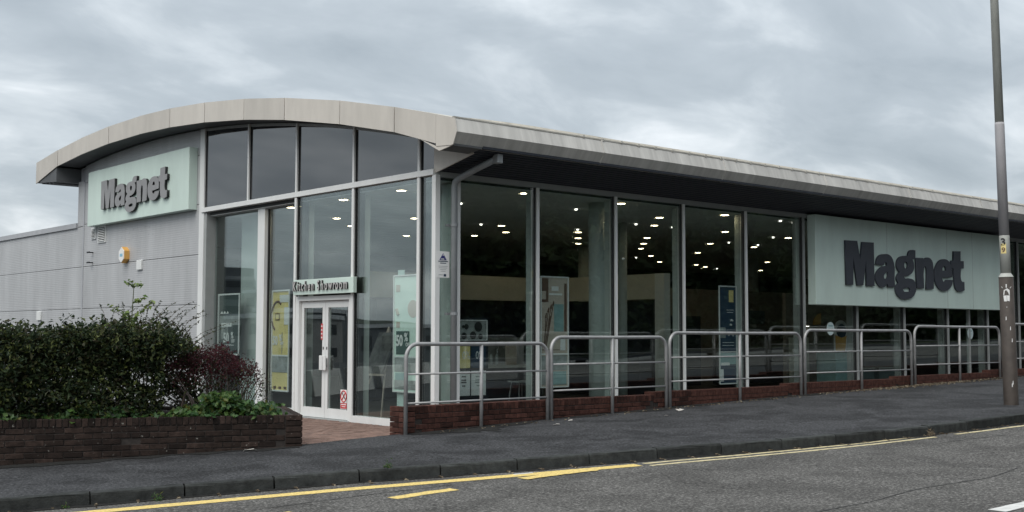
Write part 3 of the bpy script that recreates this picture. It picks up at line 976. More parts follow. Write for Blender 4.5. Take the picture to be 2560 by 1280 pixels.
# dark ribbed soffit over the long windows
prof = [(-1.215, 4.495)]
n_r = 12
for k in range(n_r):
    y0 = -1.2 + k * (1.17 / n_r)
    zz = lambda y: 4.49 - (y + 1.2) / 1.2 * .235
    for dy, dz in ((.012, 0), (.02, .014), (.075, .014), (.083, 0)):
        prof.append((y0 + dy, zz(y0 + dy) + dz))
prof += [(-.02, 4.262), (-.02, 4.36), (-1.2, 4.6)]
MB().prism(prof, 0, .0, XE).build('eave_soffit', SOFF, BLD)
# left-hand eave
MB().prism([(16.93, 5.70), (16.6, 5.60), (15.47, 5.52), (15.47, 5.9), (16.93, zt(16.9) - .06)], 0, -.6, XE).build('eave_soffit', SOFFG, BLD)
for k in range(4):
    y = 15.7 + k * .27
    B('soffit_rib', SOFFG, BLD, -.58, 6, y, y + .05, 5.505 + k * .019, 5.56 + k * .019)
MB().prism([(16.96, zt(16.95) + .02), (16.93, 5.62), (16.9, 5.62), (16.9, zt(16.95) + .02)], 0, -.6, XE).build('eave_panel', FASCR, BLD)
# roof ribs whose ends show above the eave
ra = np.linspace(-1.255, 9, 16)
rb = MB().prism([(y, zt(y) + .055) for y in ra] + [(y, zt(y) + .012) for y in ra[::-1]], 0, -.022, .022)
rme = bpy.data.meshes.new('roof_rib'); rme.from_pydata(rb.v, [], rb.f); rme.materials.append(ROOFM)
for i in range(84):
    link('roof_rib', rme, BLD, (2.2 + i * .46 + random.uniform(-.02, .02), 0, random.uniform(-.006, .006)))

# --- long facade (plane y = 0)
xm_ = [.45, 2.25, 4.25, 6.2, 8.2, 10.26, 12.35, 14.41, 16.50, 18.6, 20.4, 22.4, 24.4, 26.45]
B('head', FRAMEG, BLD, .05, 26.5, -.04, .1, 4.17, 4.26)
B('sill', FRAMEG, BLD, .05, 26.5, -.03, .1, -.05, .1)
prev = .06
for i, x in enumerate(xm_):
    B('pane', GLASS, BLD, prev + .0, x - .035, .0, .022, .1, 4.17)
    B('mullion', FRAME if i < 5 else FRAMEG, BLD, x - .034, x + .03, -.05, .1, .0, 4.17)
    B('gasket', GASK, BLD, x - .052, x - .034, -.02, .05, .1, 4.17)
    B('inner_fin', COLM if x < 10 else FRAMEG, BLD, x - .03, x + .02, .12, .24, 0, 4.1)
    prev = x + .03
for x, xb in ((17.64, 1),):
    B('glazing_bar', FRAMEG, BLD, x - .02, x + .02, -.03, .06, .1, 2.3)
B('corner_column_trim', COLM, BLD, .40, .46, .1, .35, 0, 4.1)
for (x, y, r_) in ((.58, .50, .15), (4.46, .62, .20), (7.75, 3.1, .10), (12.4, 9, .2), (20.3, 9, .2)):
    MB().lathe([(r_, 0), (r_, 4.11)], (x, y, 0), 28).build('column', COLM, BLD, smooth=True)
# --- downpipe at the corner
dp = MB()
pts = [(.285, -.13, .0), (.285, -.13, 4.02), (.287, -.15, 4.09), (.30, -.21, 4.14), (.36, -.6, 4.27), (.44, -1.0, 4.395)]
dp.tube(pts, .054, 14).build('downpipe', PIPE, BLD, smooth=True)
B('gutter_outlet', PIPE, BLD, .385, .50, -1.12, -.985, 4.32, 4.47, bevel=.01)
for z in (1.88, 3.35):
    MB().lathe([(.063, 0), (.063, .05)], (.285, -.13, z), 16).build('pipe_bracket', PIPE, BLD, smooth=False)
    B('bracket_arm', PIPE, BLD, .19, .38, -.06, .0, z + .005, z + .045)

# --- small fittings on the clad wall
def vent(y0, y1, z0, z1, n):
    v = B('vent', FRAME, BLD, -.03, .0, y0, y1, z0, z1)
    B('recess', GASK, v, -.034, -.03, y0 + .04, y1 - .04, z0 + .04, z1 - .04)
    h = (z1 - z0 - .08) / n
    for k in range(n):
        z = z0 + .04 + k * h
        MB().prism([(-.05, z), (-.034, z + h * .55), (-.034, z + h * .35), (-.055, z - .0)], 1, y0 + .04, y1 - .04).build('slat', FRAME, v)
vent(14.22, 14.50, 3.98, 4.27, 6)
vent(13.58, 14.06, 3.86, 4.29, 8)
vent(19.9, 21.3, 1.45, 1.8, 5)
B('cable_box', FRAME, BLD, -.05, .0, 11.37, 11.64, 3.08, 3.31, bevel=.008)
B('cable_box', FRAME, BLD, -.05, .0, 17.92, 18.22, 1.93, 2.18, bevel=.008)
for z in (3.38, 3.64):
    MB().tube([(0, 14.40, z), (-.12, 14.40, z)], .016, 8).build('bracket', BLACK, BLD)
    B('bracket_plate', BLACK, BLD, -.13, -.11, 14.33, 14.50, z - .02, z + .02)
# ghost fixings of an older sign, small plugged holes
hole = MB()
for k in range(9):
    y = 12.6 - k * .22
    for z in (4.05 + .06 * math.sin(k * 2.2), 3.86 + .04 * math.cos(k * 1.7)):
        hole.box(-.004, 0, y, y + .03, z, z + .03)
hole.build('filled_holes', TRIM, BLD, recalc=False)

# ------------------------------------------------------------------ signs
LET = {
'M':[[(-0.002,0.995,0),(0.474,1.006,0),(0.598,0.561,0),(0.681,0.993,0),(1.157,1.003,0),(1.164,0.005,0),(0.835,-0.004,0),(0.832,0.623,0),(0.696,0.005,0),(0.45,-0.002,0),(0.304,0.664,0),(0.291,0.006,0),(0.014,-0.002,0)]],
'a':[[(1.245,0.504,0),(1.305,0.657,1),(1.608,0.756,1),(1.911,0.703,1),(2.027,0.502,1),(2.027,0.169,1),(2.041,0.004,0),(1.74,-0.005,0),(1.73,0.074,0),(1.509,-0.024,1),(1.273,0.074,1),(1.226,0.235,1),(1.368,0.404,1),(1.708,0.489,0),(1.71,0.542,1),(1.65,0.573,1),(1.563,0.497,0)],[(1.752,0.359,0),(1.622,0.308,1),(1.566,0.221,1),(1.617,0.174,1),(1.723,0.213,1)]],
'g':[[(2.637,0.756,0),(2.705,0.874,1),(2.835,0.911,1),(2.984,0.91,0),(2.976,0.71,0),(2.839,0.69,0),(2.911,0.564,1),(2.872,0.413,1),(2.684,0.305,1),(2.442,0.263,0),(2.466,0.23,1),(2.68,0.22,1),(2.909,0.17,1),(2.993,0.023,1),(2.909,-0.155,1),(2.573,-0.271,1),(2.211,-0.225,1),(2.073,-0.082,1),(2.102,0.032,1),(2.203,0.095,0),(2.122,0.186,1),(2.148,0.28,1),(2.27,0.358,0),(2.161,0.44,1),(2.135,0.546,1),(2.22,0.683,1),(2.41,0.746,1)],[(2.549,0.62,1),(2.634,0.537,1),(2.542,0.447,1),(2.464,0.53,1)],[(2.381,-0.031,0),(2.697,-0.015,1),(2.72,-0.065,1),(2.567,-0.099,1),(2.404,-0.08,1)]],
'n':[[(3.003,0.731,0),(3.334,0.739,0),(3.34,0.702,0),(3.545,0.762,1),(3.755,0.695,1),(3.811,0.545,1),(3.815,0.011,0),(3.469,-0.012,0),(3.482,0.504,1),(3.431,0.551,1),(3.376,0.5,1),(3.356,0.006,0),(3.031,-0.003,0)]],
'e':[[(4.723,0.325,0),(4.224,0.288,0),(4.249,0.226,1),(4.343,0.187,1),(4.434,0.246,0),(4.756,0.249,0),(4.685,0.105,1),(4.334,-0.031,1),(3.985,0.078,1),(3.874,0.325,1),(3.98,0.607,1),(4.313,0.754,1),(4.64,0.662,1),(4.724,0.467,1)],[(4.246,0.464,0),(4.424,0.47,0),(4.414,0.54,1),(4.328,0.586,1),(4.248,0.52,1)]],
't':[[(4.822,0.975,0),(5.167,0.991,0),(5.156,0.74,0),(5.316,0.747,0),(5.314,0.567,0),(5.164,0.555,0),(5.163,0.269,1),(5.226,0.216,0),(5.326,0.217,0),(5.33,0.009,0),(5.129,-0.029,1),(4.892,0.033,1),(4.834,0.187,1),(4.802,0.541,0),(4.677,0.557,0),(4.685,0.734,0),(4.811,0.74,0)]],
}
def sign(name, label, boxd, org, scale, Mx, side, m):
    s = thing(name, ((boxd[0] + boxd[1]) / 2, (boxd[2] + boxd[3]) / 2, boxd[4]), label, 'sign')
    B('panel', MINT, s, *boxd, bevel=.006)
    for ch in 'Magnet':
        lp = LET[ch]
        if side:
            glyph('letter', lp, scale, .035, Mx, org, m, s)
        else:
            o = glyph('letter', lp, scale, .06, Mx, org, RETN, s, bevel=0)
            glyph('face', lp, scale, .006, Mx, (org[0] - .034, org[1], org[2]), m, o, bevel=0)
    return s
sgn1 = sign('wall_sign', 'pale mint sign with grey raised Magnet letters on the clad wall', (-.205, -.003, 8.63, 14.31, 4.29, 5.675), (-.24, 13.3, 4.645), .70, RL, 0, SLATEG)
sgn2 = sign('wall_sign', 'large pale mint Magnet sign with dark letters above the long window row', (10.38, 18.93, -.26, -.055, 2.24, 4.24), (11.5, -.285, 2.71), 1.01, RX, 1, SLATE)
for x in (13.3, 16.1, 17.4):
    B('panel_joint', FRAMEG, sgn2, x, x + .006, -.263, -.26, 2.25, 4.23)
ks = thing('door_sign', (-.1, 3.2, 2.3), 'small pale mint Kitchen Showroom sign over the entrance doors', 'sign')
B('panel', MINT, ks, -.135, -.06, 2.22, 4.27, 2.305, 2.59, bevel=.004)
ycur = 4.235
for ch, w in zip('Kitchen Showroom', [.155, .065, .085, .115, .125, .12, .125, .075, .135, .125, .125, .155, .085, .125, .125, .16]):
    if ch != ' ':
        o = text('letter', ch, .255, .03, RL, (-.155, ycur, 2.38), RETN, ks, offset=.004, sx=.66)
        text('face', ch, .255, .003, RL, (-.173, ycur, 2.38), mat('pale_letter_face', (.46, .45, .44), rough=.5), o, offset=.004, sx=.66)
    ycur -= w * 1.0

# ------------------------------------------------------------------ alarm box
al = thing('alarm_box', (-.1, 12.3, 3.3), 'hexagonal white and yellow alarm box on the clad wall', 'alarm box')
hexa = [(.0, .20), (.155, .10), (.155, -.10), (0, -.20), (-.155, -.10), (-.155, .10)]
MB().prism([(12.3 + a, 3.47 + b) for a, b in hexa], 0, -.13, -.0).build('case', ORNG, al)
MB().prism([(12.3 + a * .93, 3.47 + b * .93) for a, b in hexa], 0, -.145, -.131).build('cover', WHITE, al)
B('print', mat('alarm_blue', (.25, .5, .65), rough=.6), al, -.148, -.1455, 12.22, 12.38, 3.43, 3.50)

# ------------------------------------------------------------------ lamp post
LX_, LY_ = 7.66, -5.94
LZ = G(LX_, LY_)
lp = thing('lamp_post', (LX_, LY_, LZ), 'tall grey street lamp post with a thick brown base on the pavement', 'lamp post')
MB().lathe([(.122, -.15), (.122, .0), (.119, .02), (.117, 2.15)], (LX_, LY_, LZ), 28).build('base_section', POSTB, lp, smooth=True)
MB().lathe([(.117, 2.15), (.122, 2.155), (.085, 2.215), (.085, 2.22)], (LX_, LY_, LZ), 28).build('collar', POSTG, lp, smooth=False)
MB().lathe([(.085, 2.215), (.083, 2.85), (.081, 2.86)], (LX_, LY_, LZ), 28).build('lower_shaft', POSTG, lp, smooth=True)
MB().lathe([(.082, 2.86), (.079, 4.75), (.078, 4.76), (.078, 4.80)], (LX_, LY_, LZ), 28).build('middle_shaft', POSTP, lp, smooth=True)
MB().lathe([(.074, 4.80), (.062, 8.6), (.05, 9.4)], (LX_, LY_, LZ), 24).build('upper_shaft', POSTG, lp, smooth=True)
MB().tube([(LX_, LY_, LZ + 9.3), (LX_ - .1, LY_ - .22, LZ + 9.6), (LX_ - .5, LY_ - 1.1, LZ + 9.75)], .04, 10).build('bracket_arm', POSTG, lp, smooth=True)
MB().add([(LX_ - .4 + a, LY_ - 1.0 + b, LZ + z) for z, s_ in ((9.66, 1), (9.82, .7)) for a, b in ((-.35 * s_, -.45 * s_), (.08, -.6 * s_), (.2 * s_, .1), (-.2 * s_, .25 * s_))],
         [(0, 1, 2, 3), (4, 7, 6, 5), (0, 4, 5, 1), (1, 5, 6, 2), (2, 6, 7, 3), (3, 7, 4, 0)]).build('lantern', POSTG, lp)
# curved stickers on the side that faces the street
AZ = math.atan2(CAM.y - LY_, CAM.x - LX_)
def wrap(mb2d, name, m, r, az0, z0):
    """bend flat (u, v) outlines round the post"""
    mb = MB()
    for quad in mb2d:
        n = len(quad)
        vs = []
        for (u, v) in quad:
            a = az0 + u / r
            vs.append((LX_ + (r + .004) * math.cos(a), LY_ + (r + .004) * math.sin(a), z0 + v))
        mb.add(vs, [tuple(range(n))])
    return mb.build(name, m, lp, recalc=False)
def wrap_text(body, size, r, az0, z0, m, name):
    cu = bpy.data.curves.new(name, 'FONT'); cu.body = body; cu.size = size; cu.align_x = 'CENTER'; cu.offset = .004; cu.resolution_u = 4
    me = curve_mesh(cu, Matrix.Identity(4), None)
    for v in me.vertices:
        a = az0 + v.co.x / r
        v.co = (LX_ + (r + .007) * math.cos(a), LY_ + (r + .007) * math.sin(a), z0 + v.co.y)
    o_ = Vector((LX_, LY_, z0))
    for v in me.vertices:
        v.co -= o_
    me.materials.clear(); me.materials.append(m)
    link(name, me, lp, o_)
grid = [[(-.05 + .1 * i / 6, -.15), (-.05 + .1 * (i + 1) / 6, -.15), (-.05 + .1 * (i + 1) / 6, .12), (-.05 + .1 * i / 6, .12)] for i in range(6)]
wrap([[(u * .85, v * .62 - .035) for u, v in q] for q in grid], 'number_label', YELP, .083, AZ - .25, LZ + 2.68)
wrap_text('3', .17, .083, AZ - .25, LZ + 2.69, BLACK, 'numeral')
wrap_text('9', .11, .083, AZ - .25, LZ + 2.575, BROWNP, 'numeral')
blob = [[(-.04, -.1), (.005, -.1), (.0, .0), (-.05, .0)], [(.01, -.09), (.045, -.1), (.05, .0), (.002, .0)], [(-.05, .01), (.052, .01), (.05, .09), (.01, .12), (-.04, .09)],
        [(-.008, .13), (.008, .13), (.01, .19), (-.006, .19)], [(.055, .125), (.062, .118), (.085, .145), (.08, .15)], [(-.062, .125), (-.055, .13), (-.075, .155), (-.082, .15)],
        [(-.01, -.2), (.003, -.2), (.003, -.19), (-.01, -.19)]]
wrap(blob, 'white_sticker', WHITE, .118, AZ - .02, LZ + 1.84)
for u, v in ((.03, 1.25), (.02, .3), (.035, .34), (-.03, 1.42), (.05, 1.05)):
    wrap([[(u, v), (u + .014, v + .01), (u + .012, v + .07), (u + .002, v + .06)]], 'paint_scrape', WHITE, .118, AZ, LZ)

lp.rotation_euler = (-.0109, -.0124, 0)      # the post leans slightly

# ------------------------------------------------------------------ posters and stickers
def flatx(parent, name, m, x, y0, y1, z0, z1, t=.004):
    return B(name, m, parent, x - t, x, min(y0, y1), max(y0, y1), z0, z1)
def flaty(parent, name, m, y, x0, x1, z0, z1, t=.004):
    return B(name, m, parent, x0, x1, y - t, y, z0, z1)
def frame_x(parent, m, x, y0, y1, z0, z1, w):
    mb = MB()
    mb.box(x - .02, x, y0, y0 + w, z0, z1).box(x - .02, x, y1 - w, y1, z0, z1).box(x - .02, x, y0 + w, y1 - w, z0, z0 + w).box(x - .02, x, y0 + w, y1 - w, z1 - w, z1)
    return mb.build('frame', m, parent, recalc=False)
def frame_y(parent, m, y, x0, x1, z0, z1, w):
    mb = MB()
    mb.box(x0, x0 + w, y - .02, y, z0, z1).box(x1 - w, x1, y - .02, y, z0, z1).box(x0 + w, x1 - w, y - .02, y, z0, z0 + w).box(x0 + w, x1 - w, y - .02, y, z1 - w, z1)
    return mb.build('frame', m, parent, recalc=False)
# 1 dark film with white outline
p = thing('window_poster', (.3, 7.6, 1.13), 'dark see-through window poster with white outline and 50% OFF, left of the entrance', 'poster')
flatx(p, 'film', SMOKED, .30, 7.16, 8.08, 1.13, 2.41)
frame_x(p, WHITE, .294, 7.14, 8.10, 1.11, 2.43, .035)
flatx(p, 'print', GREYP, .292, 7.20, 8.04, 1.75, 1.95); flatx(p, 'print', WHITE, .291, 7.5, 7.95, 1.72, 1.80); flatx(p, 'print', GREYP, .2915, 7.65, 7.95, 1.45, 1.74)
for k in range(3):
    MB().tube([(.288, 7.93 - k * .13, 2.05), (.288, 7.93 - k * .13, 2.0)], .004, 6, r2=.035).build('pendant_print', WHITE, p)
text('lettering', '50', .30, .003, RL, (.288, 7.86, 1.38), WHITE, p, offset=.008, sx=.85)
text('lettering', '%', .19, .003, RL, (.288, 7.52, 1.47), WHITE, p, offset=.004, sx=.85)
text('lettering', 'OFF', .10, .003, RL, (.288, 7.50, 1.38), WHITE, p, offset=.002, sx=.85)
flatx(p, 'rule', WHITE, .289, 7.38, 7.86, 1.32, 1.335)
# 2 yellow poster
p = thing('window_poster', (.3, 6.05, .44), 'tall yellow window poster with 50% OFF, between wide post and doors', 'poster')
flatx(p, 'sheet', YELP, .30, 5.13, 5.80, .44, 2.43)
frame_x(p, WHITE, .296, 5.11, 5.80, .42, 2.45, .03)
flatx(p, 'print', WHITE, .292, 5.16, 5.5, 2.2, 2.35); flatx(p, 'print', WHITE, .292, 5.13, 5.32, 1.75, 2.1)
flatx(p, 'print', GREYP, .292, 5.14, 5.78, .80, 1.12); flatx(p, 'rule', WHITE, .291, 5.12, 5.79, 1.12, 1.15)
flatx(p, 'print', BROWNP, .291, 5.5, 5.66, 1.84, 1.98); flatx(p, 'print', YELP, .290, 5.52, 5.64, 1.86, 1.96); flatx(p, 'print', GREYP, .292, 5.38, 5.40, 1.16, 1.6)
MB().tube([(.29, 5.58 + .22 * math.cos(a), 1.92 + .3 * math.sin(a)) for a in np.linspace(2.2, -1.1, 14)], .02, 6).build('arc_print', BROWNP, p)
text('lettering', '50', .25, .003, RL, (.288, 5.76, 1.35), WHITE, p, offset=.008, sx=.8)
text('lettering', '%', .18, .003, RL, (.288, 5.50, 1.43), WHITE, p, offset=.004, sx=.8)
text('lettering', 'OFF', .09, .003, RL, (.288, 5.46, 1.35), WHITE, p, offset=.002, sx=.8)
for k in range(3):
    flatx(p, 'print', BROWNP, .291, 5.2 + k * .2, 5.3 + k * .2, .47, .52)
# 3 mint poster at the corner pane
p = thing('window_poster', (.15, 1.05, .58), 'tall pale mint window poster with 50% OFF beside the glass corner', 'poster')
flatx(p, 'sheet', MINTP, .16, .70, 1.36, .59, 2.57)
frame_x(p, WHITE, .155, .68, 1.38, .57, 2.59, .022)
flatx(p, 'print', DKG, .152, .92, 1.30, 1.22, 1.62); flatx(p, 'print', GREYP, .152, .72, 1.34, .92, 1.16); flatx(p, 'print', GREYP, .152, .72, 1.34, .62, .78)
flatx(p, 'print', TEALP, .1515, .95, 1.32, .78, .9); flatx(p, 'rule', WHITE, .151, .70, 1.36, 1.17, 1.19)
flatx(p, 'print', BEIP, .152, 1.20, 1.31, 2.3, 2.42); flatx(p, 'print', BEIP, .152, 1.2, 1.3, 1.68, 1.78)
q = MB().lathe([(.15, 0), (.15, .004)], (0, 0, 0), 20).build('round_print', BEIP, p)
q.rotation_euler = (0, PI / 2, 0); q.location = Vector((.148, .82, 2.0)) - ORI[p.name]
MB().tube([(.148, 1.24, 1.9), (.148, 1.29, 2.0)], .03, 8).build('spoon_print', BEIP, p)
text('lettering', '50', .26, .003, RL, (.146, 1.30, 1.37), WHITE, p, offset=.008, sx=.75)
text('lettering', '%', .2, .003, RL, (.146, 1.06, 1.45), WHITE, p, offset=.004, sx=.75)
text('lettering', 'OFF', .09, .003, RL, (.146, 1.02, 1.36), WHITE, p, offset=.002, sx=.75)
st = thing('poster_stand', (.2, 1.2, 0), 'pale clear strip stand behind the mint poster', 'stand')
B('strip', mat('pale_acrylic', (.55, .68, .64), rough=.4), st, .19, .20, 1.13, 1.32, 0, 2.68)
B('foot', mat('pale_acrylic', (.55, .68, .64)), st, .17, .5, 1.1, 1.35, 0, .02)
# easel with a picture
ez = thing('easel', (1.2, 3.3, 0), 'picture on a tripod easel behind the glass right of the doors', 'easel')
MB().add([(1.05, 3.62, .82), (1.05, 3.02, .82), (1.3, 2.88, 1.60), (1.3, 3.46, 1.60), (1.09, 3.62, .81), (1.09, 3.02, .81), (1.34, 2.88, 1.59), (1.34, 3.46, 1.59)],
         [(0, 1, 2, 3), (4, 7, 6, 5), (0, 4, 5, 1), (1, 5, 6, 2), (2, 6, 7, 3), (3, 7, 4, 0)]).build('picture', PICT, ez)
for a, b in (((1.0, 3.75, 0), (1.34, 3.2, 1.7)), ((1.0, 2.95, 0), (1.34, 3.2, 1.7)), ((1.75, 3.3, 0), (1.36, 3.2, 1.68))):
    MB().tube([a, b], .016, 8).build('leg', BEIP, ez)
B('ledge', BEIP, ez, 1.0, 1.1, 2.95, 3.72, .78, .815)
# door stickers
s = thing('door_notice', (.03, 3.50, 1.46), 'narrow red and white vertical notice on the left door stile', 'sticker')
flatx(s, 'sheet', RED, .0275, 3.465, 3.525, 1.46, 1.76, .003)
for k in range(4):
    flatx(s, 'print', WHITE, .0235, 3.475, 3.515, 1.49 + k * .07, 1.515 + k * .07, .002)
s = thing('no_smoking_sign', (.04, 2.74, .12), 'white and red no smoking notice low on the right door glass', 'sticker')
flatx(s, 'sheet', WHITE, .041, 2.64, 2.86, .21, .56, .003)
MB().tube([(.034, 2.75 + .09 * math.cos(a), .44 + .1 * math.sin(a)) for a in np.linspace(0, 2 * PI, 22)], .010, 6).build('red_ring', RED, s)
MB().tube([(.033, 2.81, .37), (.033, 2.69, .51)], .010, 6).build('red_bar', RED, s)
MB().tube([(.034, 2.69, .385), (.034, 2.80, .50)], .008, 6).build('cigarette_print', BLACK, s)
flatx(s, 'red_panel', RED, .037, 2.65, 2.85, .22, .32, .002)
flatx(s, 'print', WHITE, .0345, 2.67, 2.83, .285, .30, .001); flatx(s, 'print', WHITE, .0345, 2.69, 2.81, .25, .262, .001)
# security notice at the corner
s = thing('security_notice', (.12, -.03, 2.5), 'white notice with a blue triangle on the glass corner beside the downpipe', 'notice')
flaty(s, 'sheet', WHITE, -.052, -.02, .245, 2.50, 2.935)
MB().prism([(.035, 2.79), (.185, 2.79), (.11, 2.905)], 1, -.060, -.0565).build('triangle', BLUE, s)
MB().prism([(.095, 2.865), (.125, 2.865), (.11, 2.885)], 1, -.063, -.0605).build('triangle_cut', WHITE, s)
MB().prism([(.06, 2.80), (.135, 2.80), (.125, 2.815), (.07, 2.815)], 1, -.063, -.0605).build('triangle_cut', WHITE, s)
flaty(s, 'print', NAVY, -.057, .01, .215, 2.762, 2.776, .001)
flaty(s, 'print', NAVY, -.057, .05, .175, 2.733, 2.746, .001)
for k, w in enumerate((.19, .17, .12, .10)):
    flaty(s, 'print', GREYP, -.057, .112 - w / 2, .112 + w / 2, 2.685 - k * .028, 2.692 - k * .028, .001)
flaty(s, 'print', GREYP, -.057, .02, .11, 2.54, 2.55, .001); flaty(s, 'print', NAVY, -.057, .125, .175, 2.52, 2.56, .001)
# beige poster
p = thing('window_poster', (2.9, .2, .63), 'tall beige window poster with dried flowers behind the second railing panel', 'poster')
flaty(p, 'sheet', BEIP, .20, 2.54, 3.20, .63, 2.60)
frame_y(p, WHITE, .196, 2.52, 3.22, .61, 2.62, .022)
flaty(p, 'print', BROWNP, .195, 2.56, 2.72, 2.15, 2.58); flaty(p, 'print', BEIP, .194, 2.56, 2.66, 2.2, 2.35); flaty(p, 'print', TEALP, .194, 2.86, 3.1, 1.62, 2.12); flaty(p, 'print', BROWNP, .195, 3.12, 3.18, 1.62, 2.5)
flaty(p, 'print', WHITE, .194, 3.02, 3.14, 1.28, 1.55); flaty(p, 'rule', WHITE, .194, 2.54, 3.2, 1.20, 1.225); flaty(p, 'print', GREYP, .194, 2.8, 3.18, .92, 1.19); flaty(p, 'print', TEALP, .194, 2.8, 3.17, .66, .9)
flaty(p, 'print', GREYP, .1945, 2.56, 2.75, .66, 1.18); flaty(p, 'print', BROWNP, .1935, 2.56, 3.0, 1.285, 1.295)
flaty(p, 'print', WHITE, .190, 2.80, 2.97, 2.36, 2.44, .002)
flaty(p, 'print', WHITE, .190, 2.74, 3.06, 2.28, 2.315, .002)
for k, (x0, x1, z1) in enumerate(((2.6, 2.72, 2.0), (2.63, 2.78, 2.06), (2.66, 2.84, 2.12), (2.62, 2.66, 1.9), (2.66, 2.76, 1.85))):
    MB().tube([(x0, .189, 1.33), (x1, .189, z1)], .008, 5).build('stem_print', BROWNP, p)
    MB().tube([(x1 - .005, .188, z1 - .03), (x1 + .01, .188, z1 + .05)], .021, 6, r2=.01).build('flower_print', BROWNP, p)
# navy poster
p = thing('window_poster', (8.07, .2, .56), 'tall navy window poster behind the third railing panel', 'poster')
flaty(p, 'sheet', NAVY, .20, 7.58, 8.13, .56, 2.57)
frame_y(p, WHITE, .196, 7.56, 8.15, .54, 2.59, .022)
flaty(p, 'print', YELP, .195, 7.9, 8.05, 2.25, 2.5); flaty(p, 'print', WHITE, .1945, 7.82, 8.05, 2.08, 2.09); flaty(p, 'print', WHITE, .1945, 7.84, 8.03, 2.03, 2.04)
flaty(p, 'print', GREYP, .195, 7.6, 7.78, 1.5, 1.72); flaty(p, 'rule', WHITE, .194, 7.58, 8.13, 1.20, 1.22); flaty(p, 'print', TEALP, .1945, 7.6, 8.11, .95, 1.19); flaty(p, 'print', WHITE, .1935, 7.62, 7.9, .93, .99); flaty(p, 'print', WHITE, .1935, 7.6, 7.7, .6, .85)
flaty(p, 'print', WHITE, .1945, 7.68, 8.05, 1.4, 1.41); flaty(p, 'print', WHITE, .1945, 7.68, 8.05, 1.34, 1.35)
for (x, z, r_) in ((7.98, 1.86, .04), (7.95, 1.77, .025), (7.95, 1.55, .08)):
    MB().tube([(x - r_, .192, z), (x, .191, z + r_ * .6), (x + r_, .192, z)], .018, 6).build('dish_print', WHITE, p)
# round stickers
for (x, z, lab) in ((11.30, 1.71, 'round pale sticker on the glass beside the yellow banner'), (17.70, 1.61, 'round pale sticker on the glass left of the lamp post')):
    s = MB().prism([(x + .15 * math.cos(a), z + .15 * math.sin(a)) for a in np.linspace(0, 2 * PI, 24, endpoint=False)], 1, -.006, -.002).build('round_sticker', mat('pale_sticker', (.48, .58, .58), rough=.6), None)
    tag(s, lab, 'sticker', 'round stickers on the long windows')
    flaty(s, 'print', TEALP, -.008, x - .09, x + .09, z + .05, z + .08, .001); flaty(s, 'print', TEALP, -.008, x - .07, x + .07, z - .02, z - .005, .001)
# brochure stand
p = thing('brochure_stand', (1.3, .6, 0), 'brochure board with pictures and price leaflets behind the downpipe', 'display stand')
B('board', UNIT, p, .98, 1.66, .62, .66, .0, 1.86)
flaty(p, 'picture', GREYP, .615, 1.0, 1.60, 1.48, 1.80); frame_y(p, WHITE, .61, .98, 1.62, 1.46, 1.82, .015)
for (x, z, r_) in ((1.08, 1.70, .03), (1.15, 1.7, .05), (1.42, 1.7, .09), (1.1, 1.54, .06), (1.3, 1.55, .07), (1.47, 1.53, .05)):
    q = MB().lathe([(r_, 0), (r_, .003)], (0, 0, 0), 14).build('dish_print', BLACK, p)
    q.rotation_euler = (PI / 2, 0, 0); q.location = Vector((x, .606, z)) - ORI[p.name]
for (x0, x1, z0, z1, m) in ((1.0, 1.24, .98, 1.36, YELP), (1.27, 1.60, .98, 1.36, NAVY), (1.0, 1.24, .50, .93, WHITE), (1.27, 1.60, .50, .93, WHITE)):
    flaty(p, 'leaflet', m, .614, x0, x1, z0, z1)
text('lettering', '0%', .19, .002, RX, (1.06, .606, 1.14), WHITE, p, sx=.8); text('lettering', '0%', .19, .002, RX, (1.36, .606, 1.14), WHITE, p, sx=.8)
for z, w in ((.76, .16), (.72, .18), (.66, .10), (.82, .14)):
    flaty(p, 'print', GREYP, .609, 1.44 - w / 2, 1.44 + w / 2, z, z + .018, .002)
    flaty(p, 'print', BLACK, .609, 1.10 - w / 3, 1.10 + w / 3, z, z + .022, .002)
